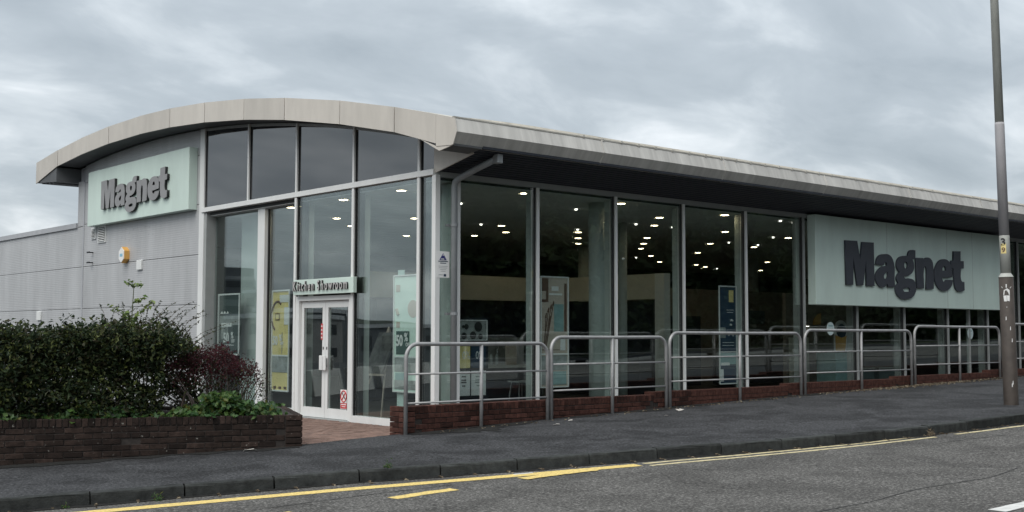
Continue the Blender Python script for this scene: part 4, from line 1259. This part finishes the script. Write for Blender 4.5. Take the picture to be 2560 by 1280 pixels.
# kitchen island with tiles and stools
p = thing('kitchen_island', (4.3, 3.1, 0), 'dark kitchen counter with pale worktop and tiled back seen through the glass', 'kitchen counter')
B('cabinet', UNIT, p, 3.4, 5.2, 3.0, 3.6, 0, .88); B('worktop', TOP, p, 3.35, 5.25, 2.95, 3.65, .88, .93)
B('splashback', TILE, p, 3.4, 5.2, 3.62, 3.66, .93, 1.5)
MB().tube([(4.3, 3.45, .93), (4.3, 3.45, 1.25), (4.3, 3.40, 1.33), (4.3, 3.3, 1.34), (4.3, 3.25, 1.28)], .014, 8).build('tap', CHROME, p)
for x in (3.6, 3.8, 4.0, 4.15):
    MB().lathe([(.035, 0), (.045, .12), (.03, .2), (.02, .22)], (x, 3.3, .93), 12).build('jar', GREYP, p)
B('menu_card', BEIP, p, 4.45, 4.75, 3.35, 3.37, .93, 1.42)
for k, x in enumerate((4.15, 4.72)):
    s = thing('bar_stool', (x, 2.55, 0), ('left' if k == 0 else 'right') + ' bar stool with curved seat at the dark kitchen counter', 'stool', 'bar stools')
    MB().add([(x + a, 2.55 + b, .62 + .05 * abs(a) * 6 * abs(a)) for b in (-.17, .17) for a in (-.2, -.1, 0, .1, .2)] + [(x + a, 2.55 + b, .59 + .05 * abs(a) * 6 * abs(a)) for b in (-.17, .17) for a in (-.2, -.1, 0, .1, .2)],
             [(i, i + 1, i + 6, i + 5) for i in range(4)] + [(10 + i, 15 + i, 16 + i, 11 + i) for i in range(4)] + [(i, 10 + i, 11 + i, i + 1) for i in range(4)] + [(5 + i, 6 + i, 16 + i, 15 + i) for i in range(4)] + [(0, 5, 15, 10), (4, 14, 19, 9)]).build('seat', GREYP, s)
    for a, b in ((-1, -1), (1, -1), (1, 1), (-1, 1)):
        MB().tube([(x + a * .14, 2.55 + b * .12, .6), (x + a * .2, 2.55 + b * .17, 0)], .012, 6).build('leg', CHROME, s)
    MB().tube([(x - .17, 2.41, .22), (x + .17, 2.41, .22)], .009, 6).build('footrest', CHROME, s)
# display bay: beige partitions over navy tall units
p = thing('display_partition', (8, 5.5, 0), 'beige display partition with a white end post behind the front windows', 'partition')
B('header', BEIGE, p, 9.32, 9.45, 3.5, 7.3, 2.42, 3.02); B('header', BEIGE, p, 3.2, 9.32, 7.2, 7.33, 2.42, 3.02)
B('back', INWALL, p, 3.2, 9.32, 7.75, 7.8, 0, 2.42); B('back', INWALL, p, 9.9, 9.95, 3.6, 7.75, 0, 2.42)
B('end_post', mat('pale_post', (.85, .88, .85), rough=.8), p, 9.28, 9.49, 3.2, 3.5, 0, 3.02)
p = thing('tall_units', (6, 7.45, 0), 'row of dark navy tall kitchen units under the beige partition', 'kitchen units')
for k in range(9):
    d_ = B('unit_door', UNIT, p, 3.3 + k * .66, 3.3 + k * .66 + .65, 7.4, 7.7, .1, 2.36)
for k in range(6):
    B('unit_door', UNIT, p, 9.5, 9.85, 3.6 + k * .6, 3.6 + k * .6 + .59, .1, 2.36)
    B('door_knob', CHROME, p, 9.48, 9.5, 4.1 + k * .6, 4.13 + k * .6, 1.28, 1.31)
p = thing('display_partition', (19, 7.4, 0), 'taupe display wall with dark units behind the windows left of the large sign', 'partition')
B('wall', TAUPE, p, 12.6, 27, 7.4, 7.5, 0, 2.92); B('unit', UNIT, p, 13.2, 15.0, 6.85, 7.39, .1, 2.1); B('unit', UNIT, p, 16.2, 19.5, 6.85, 7.39, .1, .9); B('worktop', TOP, p, 16.15, 19.55, 6.8, 7.39, .9, .94)
B('picture', UNITG, p, 16.6, 17.3, 7.36, 7.395, 1.4, 2.0); B('unit', UNIT, p, 20.5, 22.2, 6.85, 7.39, .1, 2.2); B('extractor', UNITG, p, 17.4, 18.2, 6.95, 7.39, 1.9, 2.3)
# banner and low units under the large sign
p = thing('yellow_banner', (12.95, .8, .5), 'yellow banner with a round white top on a teal plinth under the large sign', 'banner')
prof = [(12.68, 1.16), (13.16, 1.16), (13.24, 1.7)] + [(12.96 + .28 * math.cos(a), 1.66 + .26 * math.sin(a)) for a in np.linspace(0, PI, 12)]
MB().prism(prof, 1, .80, .83).build('board', WHITE, p)
MB().prism([(12.71, 1.17), (13.10, 1.17), (13.17, 1.55), (12.96, 1.5), (12.70, 1.56)], 1, .788, .799).build('yellow_print', ORNG, p)
MB().prism([(12.96 + .2 * math.cos(a), 1.66 + .17 * math.sin(a)) for a in np.linspace(0, 2 * PI, 18, endpoint=False)], 1, .789, .799).build('navy_print', NAVY, p)
B('plinth', TEALP, p, 12.64, 13.28, .75, 1.3, 0, 1.14, bevel=.01)
p = thing('pill_sign', (16.5, 1.5, 0), 'small grey upright sign with a rounded head behind the windows under the large sign', 'sign stand')
MB().prism([(16.36, 1.30), (16.60, 1.30), (16.62, 1.75), (16.72, 1.78)] + [(16.52 + .21 * math.cos(a), 1.82 + .19 * math.sin(a)) for a in np.linspace(0, PI, 10)] + [(16.32, 1.74)], 1, 1.5, 1.53).build('board', GREYP, p)
B('stem', GREYP, p, 16.46, 16.50, 1.5, 1.53, 0, 1.31); B('foot', GREYP, p, 16.3, 16.66, 1.4, 1.64, 0, .02)
for k, (x, lab) in enumerate(((14.2, 'left teal low cabinet with pale top under the large sign'), (15.25, 'right teal low cabinet with pale top under the large sign'))):
    p = thing('low_cabinet', (x, 1.2, 0), lab, 'cabinet', 'low cabinets under the large sign')
    B('carcass', UNITG, p, x - .42, x + .42, .95, 1.4, 0, .72); B('top', TOP, p, x - .44, x + .44, .93, 1.42, .72, .75)
p = thing('wall_picture', (13.2, 2.1, 1.8), 'dark framed picture on a taupe screen under the left end of the large sign', 'picture')
B('frame', BLACK, p, 13.02, 13.46, 2.10, 2.13, 1.82, 2.12); B('print', GREYP, p, 13.07, 13.41, 2.09, 2.10, 1.86, 2.08)
p = thing('taupe_screen', (13.6, 2.3, 0), 'taupe screen panel with orange arch under the left end of the large sign', 'screen')
B('panel', TAUPE, p, 12.6, 15.6, 2.14, 2.24, 0, 2.6); B('panel', BEIGE, p, 12.7, 13.5, 2.10, 2.14, 0, 1.5)
MB().prism([(14.06, 1.83), (14.06, 2.12)] + [(14.06 - .32 * math.sin(a), 1.82 + .29 * math.cos(a)) for a in np.linspace(.1, PI / 2, 8)], 1, 2.11, 2.139).build('arch_print', ORNG, p)
sl = thing('shelf_light', (13.25, 2.05, 1.78), 'short bright strip light on the taupe screen', 'light'); B('strip', SPOTM, sl, 13.04, 13.46, 2.06, 2.09, 1.775, 1.79)

# ------------------------------------------------------------------ ceiling lights
BIG = [(2.3, .37), (6.15, 5.48), (7.41, 6.77), (7.46, 8.07), (8.74, 5.55), (10.01, 6.85), (11.33, 8.18), (4.8, .35), (7.45, 1.71), (8.75, 3.02), (11.29, 5.56), (12.67, 6.94), (14.03, 8.29), (16.69, 10.29),
       (19.34, 12.27), (8.05, .4), (11.32, 2.99), (14.04, 5.68), (16.68, 8.33), (21.58, 12.49), (22.89, 13.13), (16.02, 5.68), (14.02, 3.05), (22.97, 11.18), (22.19, 9.78), (26.39, 13.22), (.4, 1.53), (.44, 3.45),
       (2.32, 6.6), (3.59, 7.94), (3.59, 5.44), (6.17, 9.28), (.41, 5.31)]
lm = MB().lathe([(.045, -.016), (.08, -.011), (.086, 0)], (0, 0, 0), 20)
lme = bpy.data.meshes.new('ceiling_light'); lme.from_pydata(lm.v, [], lm.f); lme.materials.append(LAMPM)
rg = MB().lathe([(.088, -.010), (.108, -.006), (.108, 0), (.088, 0)], (0, 0, 0), 20)
rgm = bpy.data.meshes.new('trim_ring'); rgm.from_pydata(rg.v, [], rg.f[:-2]); rgm.materials.append(WHITE)
for (x, y) in BIG:
    o = link('ceiling_light', lme, None, (x, y, 4.117))
    tag(o, 'round warm downlight glowing in the showroom ceiling', 'ceiling light', 'round downlights in the showroom ceiling')
    link('trim_ring', rgm, o, (x, y, 4.117))
SML = [(2.46, 2.41), (5.57, 5.53), (4.88, 1.68), (8.17, 4.99), (13.39, 10.24), (16.6, 12.17), (8.17, 3.07), (16.95, 11.18), (9.39, 3.02), (14.08, 5.06), (24.08, 13.55), (18.79, 8.5), (9.96, .36), (13.54, 3.18), (15.44, 5.1), (10.5, .4),
       (1.11, 7.82), (1.62, 9.18), (4.9, 6.73), (20.6, 2.2), (21.9, 1.3)]
sm_ = MB().lathe([(.012, -.03), (.028, -.027), (.03, 0)], (0, 0, 0), 12)
sme = bpy.data.meshes.new('spotlight'); sme.from_pydata(sm_.v, [], sm_.f); sme.materials.append(SPOTM)
for (x, y) in SML:
    tag(link('spotlight', sme, None, (x, y, 4.117)), 'tiny white spotlight shining in the showroom ceiling', 'spotlight', 'small spotlights in the showroom ceiling')

# ------------------------------------------------------------------ planting
def leaves(name, pts, nrm, length, width, m, parent, fold=.25, five=False):
    """one folded leaf blade per point: base, two sides, tip"""
    n = len(pts)
    nrm = nrm / np.linalg.norm(nrm, axis=1, keepdims=True)
    a = rng.normal(size=(n, 3)); a -= (a * nrm).sum(1, keepdims=True) * nrm; a /= np.linalg.norm(a, axis=1, keepdims=True)
    b = np.cross(nrm, a)
    L = (length * rng.uniform(.6, 1.3, n))[:, None]; Wd = (width * rng.uniform(.7, 1.2, n))[:, None]
    base = pts - a * L * .5
    v0 = base; v2 = base + a * L - nrm * L * .12
    v1 = base + a * L * .45 + b * Wd * .5 + nrm * Wd * fold; v3 = base + a * L * .45 - b * Wd * .5 + nrm * Wd * fold
    V = np.stack([v0, v1, v2, v3], 1).reshape(-1, 3)
    o0 = np.array([*V.mean(0)[:2], V[:, 2].min()])
    me = bpy.data.meshes.new(name)
    idx = np.arange(n)[:, None] * 4
    Fc = np.concatenate([idx + [0, 1, 2], idx + [0, 2, 3]], 1).reshape(-1, 3)
    me.from_pydata((V - o0).tolist(), [], Fc.tolist())
    me.materials.append(m)
    return link(name, me, parent, o0)
def TN(T, N):
    return OX + T * TV[0] + N * NV[0], OY + T * TV[1] + N * NV[1]
def bumps(t, n, s=1.0):
    return .075 * np.sin(t * 2.9 + n * 1.7) + .06 * np.sin(t * 6.1 - n * 3.3 + 1) + .045 * np.sin(t * 13.0 + n * 8)

# hedge
hedge = thing('hedge', (*xy(-3, 1.0), PT - .05), 'dense dark green small-leaved hedge filling the brick planter', 'hedge')
def hedge_top(t, n):
    base = 1.52 + bumps(t, n)
    base = np.where(t > -1.75, base - (t + 1.75) * .62, base)
    return base - np.maximum(0, .35 - n) * .5
cl = []
K = 8200
tc_ = rng.uniform(-7.5, -1.3, K); nc_ = rng.uniform(.12, 2.1, K)
hz = hedge_top(tc_, nc_)
zc_ = PT + (hz - PT) * rng.uniform(.0, 1, K) ** .8
front = rng.uniform(size=K) < .5
nc_ = np.where(front, rng.normal(.24, .10, K) - .10 * np.sin(zc_ * 5 + tc_ * 3), nc_)
topm = rng.uniform(size=K) < .3
zc_ = np.where(topm, hz + rng.normal(-.03, .06, K), zc_)
# thin gaps low on the right where the wall shows through
gap = ((tc_ > -2.2) & (zc_ < 1.12) & (zc_ > .62) & (np.sin(tc_ * 9 + zc_ * 14) > .45) & (rng.uniform(size=K) < .8))
tc_, nc_, zc_ = tc_[~gap], nc_[~gap], zc_[~gap]
k = 11
T = np.repeat(tc_, k) + rng.normal(0, .055, len(tc_) * k); N = np.repeat(nc_, k) + rng.normal(0, .055, len(tc_) * k); Z = np.repeat(zc_, k) + rng.normal(0, .045, len(tc_) * k)
ok = (Z > PT - .02) & ~((T > -1.75) & (N < .45) & (Z < 1.35))
T, N, Z = T[ok], N[ok], Z[ok]
X, Y = TN(T, N)
nr = rng.normal(size=(len(X), 3)) * .8 + np.array([-.25 * NV[0], -.25 * NV[1], .75])
big = rng.uniform(size=len(X)) < .36
P_ = np.c_[X, Y, Z]
leaves('foliage', P_[~big], nr[~big], .05, .025, HLEAF, hedge)
leaves('large_leaves', P_[big], nr[big], .085, .045, HLEAF, hedge)
br = MB()
for i in range(70):
    t0 = random.uniform(-6.5, -.9); n0 = random.uniform(.3, 1.6)
    h = float(hedge_top(np.array(t0), np.array(n0)))
    p0 = xy(t0, n0); p1 = xy(t0 + random.uniform(-.25, .25), n0 + random.uniform(-.2, .2)); p2 = xy(t0 + random.uniform(-.4, .45), n0 + random.uniform(-.3, .3))
    br.tube([(*p0, PT - .1), (*p1, PT + (h - PT) * .5), (*p2, h - .05)], .014, 5, r2=.004)
tag(br.build('branches', TWIG, hedge, recalc=False), kind='stuff')
# arching shoots above the top
sh = MB(); LP = []; LN = []
for i in range(150):
    t0 = random.choice([random.uniform(-4.6, -1.0), random.gauss(-1.75, .45), random.gauss(-2.6, .5)]); n0 = random.uniform(.2, 1.5)
    t0 = min(t0, -1.15)
    h = float(hedge_top(np.array(t0), np.array(n0)))
    ln = random.uniform(.12, .36) * (1.35 if -2.5 < t0 < -1.3 else .85)
    lean = random.gauss(.35, .5)
    q = [xy(t0 + lean * ln * u * u, n0 + random.uniform(-.02, .02)) + (h - .08 + (ln + .08) * (u - .18 * u * u),) for u in (0, .3, .6, .85, 1)]
    sh.tube(q, .0040, 4, r2=.0016)
    for j in range(int(ln * 55)):
        u = random.uniform(.15, 1)
        i0 = min(int(u * 4), 3); f_ = u * 4 - i0
        P = [q[i0][c] * (1 - f_) + q[i0 + 1][c] * f_ + random.uniform(-.014, .014) for c in range(3)]
        LP.append(P); LN.append([random.gauss(0, 1), random.gauss(0, 1), 1.0])
tag(sh.build('shoots', TWIG, hedge, recalc=False), kind='stuff')
leaves('shoot_leaves', np.array(LP), np.array(LN), .036, .018, HLEAF, hedge)

# red-leaved shrub at the right-hand end
red = thing('red_shrub', (*xy(-.9, .8), PT - .05), 'dark red-leaved shrub at the right end of the planter', 'shrub')
K = 950
tc_ = rng.normal(-1.12, .36, K); nc_ = rng.normal(.5, .26, K)
top = 1.38 - np.abs(tc_ + 1.15) * .30 - np.maximum(0, tc_ + .85) * .55 + .05 * np.sin(tc_ * 17)
zc_ = .62 + (top - .62) * np.sqrt(rng.uniform(0, 1, K))
ok = (tc_ < -.38) & (tc_ > -1.85) & (nc_ > .1)
tc_, nc_, zc_ = tc_[ok], nc_[ok], zc_[ok]
k = 9
T = np.repeat(tc_, k) + rng.normal(0, .05, len(tc_) * k); N = np.repeat(nc_, k) + rng.normal(0, .05, len(tc_) * k); Z = np.repeat(zc_, k) + rng.normal(0, .045, len(tc_) * k)
X, Y = TN(T, N)
up = (Z + rng.normal(0, .12, len(Z))) > .98
P_ = np.c_[X, Y, Z]
leaves('foliage', P_[up], rng.normal(size=(up.sum(), 3)) + [0, 0, .6], .036, .02, RLEAF, red)
leaves('lower_foliage', P_[~up][::2], rng.normal(size=(len(P_[~up][::2]), 3)) + [0, 0, .6], .036, .02, HLEAF, red)
br = MB()
for i in range(60):
    t0 = random.uniform(-1.4, -.72); n0 = random.uniform(.4, 1.0)
    t1 = t0 + (t0 + .95) * 1.2 + random.uniform(-.15, .15)
    h = random.uniform(.95, 1.35) - abs(t1 + 1) * .35
    p0 = xy(t0, n0); p1 = xy((t0 + t1) / 2 + random.uniform(-.05, .05), n0 + random.uniform(-.1, .1)); p2 = xy(min(t1, -.4), n0 + random.uniform(-.25, .2))
    br.tube([(*p0, PT - .1), (*p1, PT + (h - PT) * .55), (*p2, h)], .012, 5, r2=.003)
tag(br.build('branches', mat('grey_twig', (.17, .14, .125), rough=.9, noise=.3, nscale=20), red, recalc=False), kind='stuff')

# ivy along the front edge
K = 640
tc_ = rng.uniform(-5.5, -.28, K); nc_ = np.abs(rng.normal(.2, .12, K)) + .04
tc_ = np.where(rng.uniform(size=K) < .4, rng.uniform(-1.3, -.28, K), tc_)
hgt = .10 + .09 * np.sin(tc_ * 4.3) + .05 * np.sin(tc_ * 11) + np.where(tc_ > -1.2, .10, 0)
hgt = np.clip(hgt, .02, .30)
zc_ = PT - .02 + rng.uniform(0, 1, K) * hgt
ok = ~((np.sin(tc_ * 4.3) < -.45) & (rng.uniform(size=K) < .8))
tc_, nc_, zc_ = tc_[ok], nc_[ok], zc_[ok]
k = 7
T = np.repeat(tc_, k) + rng.normal(0, .06, len(tc_) * k); N = np.maximum(np.repeat(nc_, k) + rng.normal(0, .05, len(tc_) * k), -.03); Z = np.repeat(zc_, k) + rng.normal(0, .03, len(tc_) * k)
Z = np.where(N > .0, np.maximum(Z, PT + .005), Z)
X, Y = TN(np.minimum(T, -.2), N)
iv = leaves('ivy', np.c_[X, Y, Z], rng.normal(size=(len(X), 3)) * .55 + [-.5 * NV[0], -.5 * NV[1], .8], 0.074, .068, ILEAF, None, fold=.12)
tag(iv, 'bright green ivy creeping along the top of the planter wall', 'ivy', kind='stuff')

# sapling standing out of the hedge
sp = thing('sapling', (*xy(-2.17, .55), PT), 'light green ash sapling rising above the hedge', 'sapling')
b0 = xy(-2.17, .55)
stem = [(*b0, PT - .05), (*xy(-2.19, .55), 1.3), (*xy(-2.17, .56), 1.75), (*xy(-2.155, .56), 2.08), (*xy(-2.15, .56), 2.22)]
mb = MB().tube(stem, .010, 6, r2=.004)
LP = []; LN = []
for (z0, dt, dz, ln, dn) in ((1.60, -.36, .10, .42, .0), (1.60, .34, .12, .42, .1), (1.72, -.30, .22, .40, .05), (1.74, .26, .24, .40, -.05), (1.95, .14, .10, .2, .0), (1.98, .10, .03, .12, -.05), (2.18, -.10, .06, .16, .0), (2.18, .12, .05, .16, .05), (2.2, -.03, .06, .08, 0),
                             (1.66, .05, .15, .25, -.15), (1.68, -.06, .16, .25, -.1), (1.58, .0, .12, .3, -.2)):
    st = xy(-2.165, .555)
    en = xy(-2.165 + dt, .555 + dn)
    q = [(st[0] + (en[0] - st[0]) * u, st[1] + (en[1] - st[1]) * u, z0 + dz * (u ** .8)) for u in np.linspace(0, 1, 6)]
    mb.tube(q, .0035, 4, r2=.0015)
    for j in range(int(ln * 30) + 4):
        u = .2 + .8 * j / (ln * 30 + 3)
        i0 = min(int(u * 5), 4); f_ = u * 5 - i0
        P = np.array([q[i0][c] * (1 - f_) + q[i0 + 1][c] * f_ for c in range(3)]) + rng.normal(0, .014, 3)
        LP.append(P); LN.append([random.gauss(-.2, .5), random.gauss(-.3, .5), .9])
mb.build('stem', mat('green_stem', (.08, .09, .045), rough=.8), sp, recalc=False)
leaves('leaves', np.array(LP), np.array(LN), .085, .042, SLEAF, sp)

# weeds in the kerb joints and leaf litter
for i, (t, n, s_, lab) in enumerate(((-1.84, -3.06, 1.0, 'small green weed in the gutter at a kerb joint near the lower left'), (.58, -2.76, 1.0, 'small grassy weed growing on the kerb in front of the entrance'), (-2.72, -3.1, .6, 'tiny weed in the kerb joint at the lower left corner'), (8.35, -1.78, 1.3, 'small brown weed at the far kerb joint on the right'))):
    x, y = xy(t, n)
    z0 = road_z(x, y) if n < -2.9 or i == 3 else G(x, y)
    pts_ = np.array([[x + random.gauss(0, .028 * s_), y + random.gauss(0, .018), z0 + abs(random.gauss(.02, .025)) * s_] for _ in range(40)])
    w_ = leaves('weed', pts_, rng.normal(size=(40, 3)) * .9 + [0, 0, .4], .055 * s_, .010, ILEAF if i < 3 else DEADL, None)
    tag(w_, lab, 'weed', 'weeds along the kerb')
LPn = []
for i in range(900):
    x = random.triangular(7.3, 16.5, 11.5); y = -1.98 - abs(random.gauss(0, .16))
    LPn.append([x, y, G(x, y) + .008 + random.random() * .02])
for i in range(150):
    x = random.uniform(-1.5, 7.3); y = -1.98 - abs(random.gauss(0, .10)); LPn.append([x, y, G(x, y) + .006])
for i in range(420):
    t = random.uniform(-4.5, 12); kk = int(np.argmin(np.abs((KP[:, 0] - OX) * TV[0] + (KP[:, 1] - OY) * TV[1] - t)))
    q = KP[kk] - KN[kk] * abs(random.gauss(.0, .07)); LPn.append([q[0], q[1], road_z(q[0], q[1]) + .006])
LPn = np.array(LPn)
tag(leaves('leaf_litter', LPn, rng.normal(size=(len(LPn), 3)) * .35 + [0, 0, 1], .05, .03, DEADL, None), 'scattered dry leaves and grit along the foot of the brick wall and kerb', 'leaves', kind='stuff')
for i, (x, y, s_, lab) in enumerate(((3.23, -2.46, .11, 'crumpled pale paper scrap on the pavement by the middle railing'), (.23, -2.64, .07, 'small flat paper scrap on the pavement below the second railing panel'), (.85, -2.30, .05, 'tiny pale litter piece close to the foot of the second railing panel'), (2.36, -2.92, .04, 'tiny grey litter piece in the middle of the pavement'), (-4.35, -1.80, .10, 'thin pale strip of litter at the foot of the planter near its pier'))):
    mb = MB(); z0 = G(x, y) + .004
    n_ = 7
    vs_ = [(x, y, z0 + s_ * .2)] + [(x + s_ * random.uniform(.6, 1.1) * math.cos(a), y + s_ * (.25 if i == 4 else .6) * math.sin(a), z0 + random.uniform(0, s_ * .3)) for a in np.linspace(0, 2 * PI, n_, endpoint=False)]
    vs_ += [(v[0], v[1], v[2] - .003) for v in vs_]
    fs_ = [(0, 1 + k_, 1 + (k_ + 1) % n_) for k_ in range(n_)] + [(n_ + 1, n_ + 2 + (k_ + 1) % n_, n_ + 2 + k_) for k_ in range(n_)] + [(1 + k_, n_ + 2 + k_, n_ + 2 + (k_ + 1) % n_, 1 + (k_ + 1) % n_) for k_ in range(n_)]
    tag(mb.add(vs_, fs_).build('litter', RUBBER, None), lab, 'litter', 'litter on the pavement')

# ------------------------------------------------------------------ across the road: what the windows mirror
B('lightwell_floor', CONC, None, -2.0, 42, -1.6, -.055, -.25, -.03)['kind'] = 'structure'
def crown(seed, h, r_, n):
    g = np.random.default_rng(seed)
    cs = g.normal(size=(26, 3)) * [r_ * .42, r_ * .42, h * .20] + [0, 0, h * .58]
    q = cs[g.integers(0, 26, n)] + g.normal(size=(n, 3)) * [r_ * .26, r_ * .26, h * .09]
    q[:, 2] = np.maximum(q[:, 2], h * .08)
    return q
n_s = 27000
sx2 = rng.uniform(-2, 118, n_s); sy2 = -20.6 - np.abs(rng.normal(0, 1.5, n_s))
sz2 = np.array([bank_z(a, b) for a, b in zip(sx2, sy2)]) + rng.uniform(0, 1, n_s) ** .7 * (4.4 + np.sin(sx2 * .9) + .6 * np.sin(sx2 * 2.3))
tag(leaves('bank_scrub', np.c_[sx2, sy2, sz2], rng.normal(size=(n_s, 3)) + [0, 0, .5], .55, .4, TLEAF, None), 'dark scrub covering the bank across the road', 'scrub', kind='stuff')
tmpl = []
for v in range(3):
    root = empty('tree', (0, 0, 0))
    h = 11 + v
    leaves('crown', crown(v + 5, h, 3.6, 3600), rng.normal(size=(3600, 3)) + [0, 0, .5], .55, .36, TLEAF, root)
    tb = MB().tube([(0, 0, -.6), (.1, .05, h * .3), (-.1, .1, h * .6), (.05, 0, h * .85)], .22, 8, r2=.05)
    for j in range(5):
        a = j * 1.3
        tb.tube([(0, 0, h * (.3 + .08 * j)), (math.cos(a) * 1.2, math.sin(a) * 1.2, h * (.45 + .08 * j)), (math.cos(a) * 2.2, math.sin(a) * 2.2, h * (.55 + .07 * j))], .09, 6, r2=.02)
    tb.build('trunk', BARK, root, recalc=False)
    tmpl.append(root)
TP = [(6, -23), (11, -22), (16, -23.5), (21, -22), (26, -23), (31, -22.5), (36, -23.5), (42, -23), (48, -24), (55, -24), (13, -29), (23, -29), (33, -30), (44, -31), (54, -31), (62, -27), (68, -25), (75, -26), (83, -26), (92, -27), (101, -27)]
used = set()
for i, (x, y) in enumerate(TP):
    t0 = tmpl[i % 3]
    if i % 3 not in used:
        o = t0; used.add(i % 3)
    else:
        o = t0.copy(); C.objects.link(o)
        for ch in t0.children:
            c = ch.copy(); C.objects.link(c); c.parent = o
    o.location = (x, y, bank_z(x, y))
    o.rotation_euler = (0, 0, i * 1.7)
    o.scale = [1 + .1 * math.sin(i * 2.1)] * 3
    tag(o, 'dark leafy tree on the bank across the road, mirrored in the long windows', 'tree', 'trees on the bank across the road')
# town beyond, mirrored in the entrance glazing
hl = MB()
n_ = 60
for i in range(n_):
    for ring in range(3):
        pass
vs_ = []
for i in range(n_ + 1):
    a = math.radians(95 + 110 * i / n_)
    hgt = 7 + 3 * math.sin(i * .21) + 1.6 * math.sin(i * .55) + .5 * math.sin(i * 2.3) + .3 * math.sin(i * 5.1)
    for r_, hh in ((330, -2.3), (420, hgt), (560, hgt * .7), (600, -2.3)):
        vs_.append((r_ * math.cos(a), r_ * math.sin(a), hh))
hl.add(vs_, [(i * 4 + k_, i * 4 + k_ + 1, (i + 1) * 4 + k_ + 1, (i + 1) * 4 + k_) for i in range(n_) for k_ in range(3)])
tag(hl.build('hill', HILLM), kind='structure')
def office(name, label, cx, cy, w, d, h, m, floors, round_=False, rz=0.0):
    root = thing(name, (cx, cy, -2.2), label, 'building')
    if round_:
        prof_ = [(w * .5, 0), (w * .5, h * .86), (w * .46, h * .9), (w * .46, h), (w * .2, h)]
        MB().lathe(prof_, (cx, cy, -2.2), 32).build('wall', m, root)
        for f in range(floors):
            z = -2.2 + h * .86 * (f + .35) / floors
            MB().lathe([(w * .5 + .05, 0), (w * .5 + .06, .02), (w * .5 + .06, h * .86 / floors * .5), (w * .5 + .05, h * .86 / floors * .5 + .02)], (cx, cy, z), 32).build('window_band', OFFG, root)
    else:
        B('wall', m, root, cx - w / 2, cx + w / 2, cy - d / 2, cy + d / 2, -2.2, -2.2 + h)
        B('roof', TRIM, root, cx - w / 2 - .2, cx + w / 2 + .2, cy - d / 2 - .2, cy + d / 2 + .2, -2.2 + h, -1.7 + h)
        for f in range(floors):
            z = -2.2 + h * (f + .35) / floors
            nw = max(2, int(w / 3.2))
            for k_ in range(nw):
                xw = cx - w / 2 + w * (k_ + .25) / nw
                B('window', OFFG, root, xw, xw + w / nw * .55, cy - d / 2 - .06, cy - d / 2 - .005, z, z + h / floors * .42)
            nd = max(2, int(d / 3.2))
            for k_ in range(nd):
                yw = cy - d / 2 + d * (k_ + .25) / nd
                B('window', OFFG, root, cx + w / 2 + .005, cx + w / 2 + .06, yw, yw + d / nd * .55, z, z + h / floors * .42)
    return root
def mirpos(px_dir, dist):
    return (11.87 + px_dir[0] * dist, -15.44 + px_dir[1] * dist)
a_ = mirpos((-.466, .885), 215)
office('round_office', 'dark rounded office tower mirrored in the left entrance glazing', a_[0], a_[1], 8.5, 8.5, 15.2, OFFW, 6, True)
a_ = mirpos((-.5, .866), 190)
office('town_block', 'pale stepped block mirrored beside the entrance doors', a_[0], a_[1], 8, 9, 10.0, PALEW, 3)
a_ = mirpos((-.515, .857), 150)
office('town_block', 'low grey block mirrored in the entrance doors', a_[0], a_[1], 9, 8, 6.3, OFFW, 2)
a_ = mirpos((-.485, .874), 140)
office('town_block', 'long low pale building mirrored below the rounded tower', a_[0] - 2, a_[1], 13, 10, 5.4, PALEW, 2)
a_ = mirpos((-.56, .83), 160)
office('warehouse', 'low wide warehouse mirrored right of the doors', a_[0] - 5, a_[1], 34, 14, 4.6, OFFW, 1)
# pale low boundary wall with slanted gaps across the forecourt
bw = thing('boundary_wall', (-15, 14, -.06), 'pale concrete boundary wall with slanted dark gaps mirrored in the doors', 'wall')
for k_ in range(9):
    x0 = -22 + k_ * 2.0; y0 = 22 - k_ * 1.25
    dx, dy = 1.45, -.9
    MB().add([(x0, y0, -.07), (x0 + dx, y0 + dy, -.07), (x0 + dx + .25, y0 + dy - .15, .62), (x0 + .25, y0 - .15, .62), (x0 + .1, y0 + .18, -.07), (x0 + dx + .1, y0 + dy + .18, -.07), (x0 + dx + .35, y0 + dy + .03, .62), (x0 + .35, y0 + .03, .62)],
             [(0, 1, 2, 3), (4, 7, 6, 5), (0, 4, 5, 1), (1, 5, 6, 2), (2, 6, 7, 3), (3, 7, 4, 0)]).build('slab', CONC, bw)
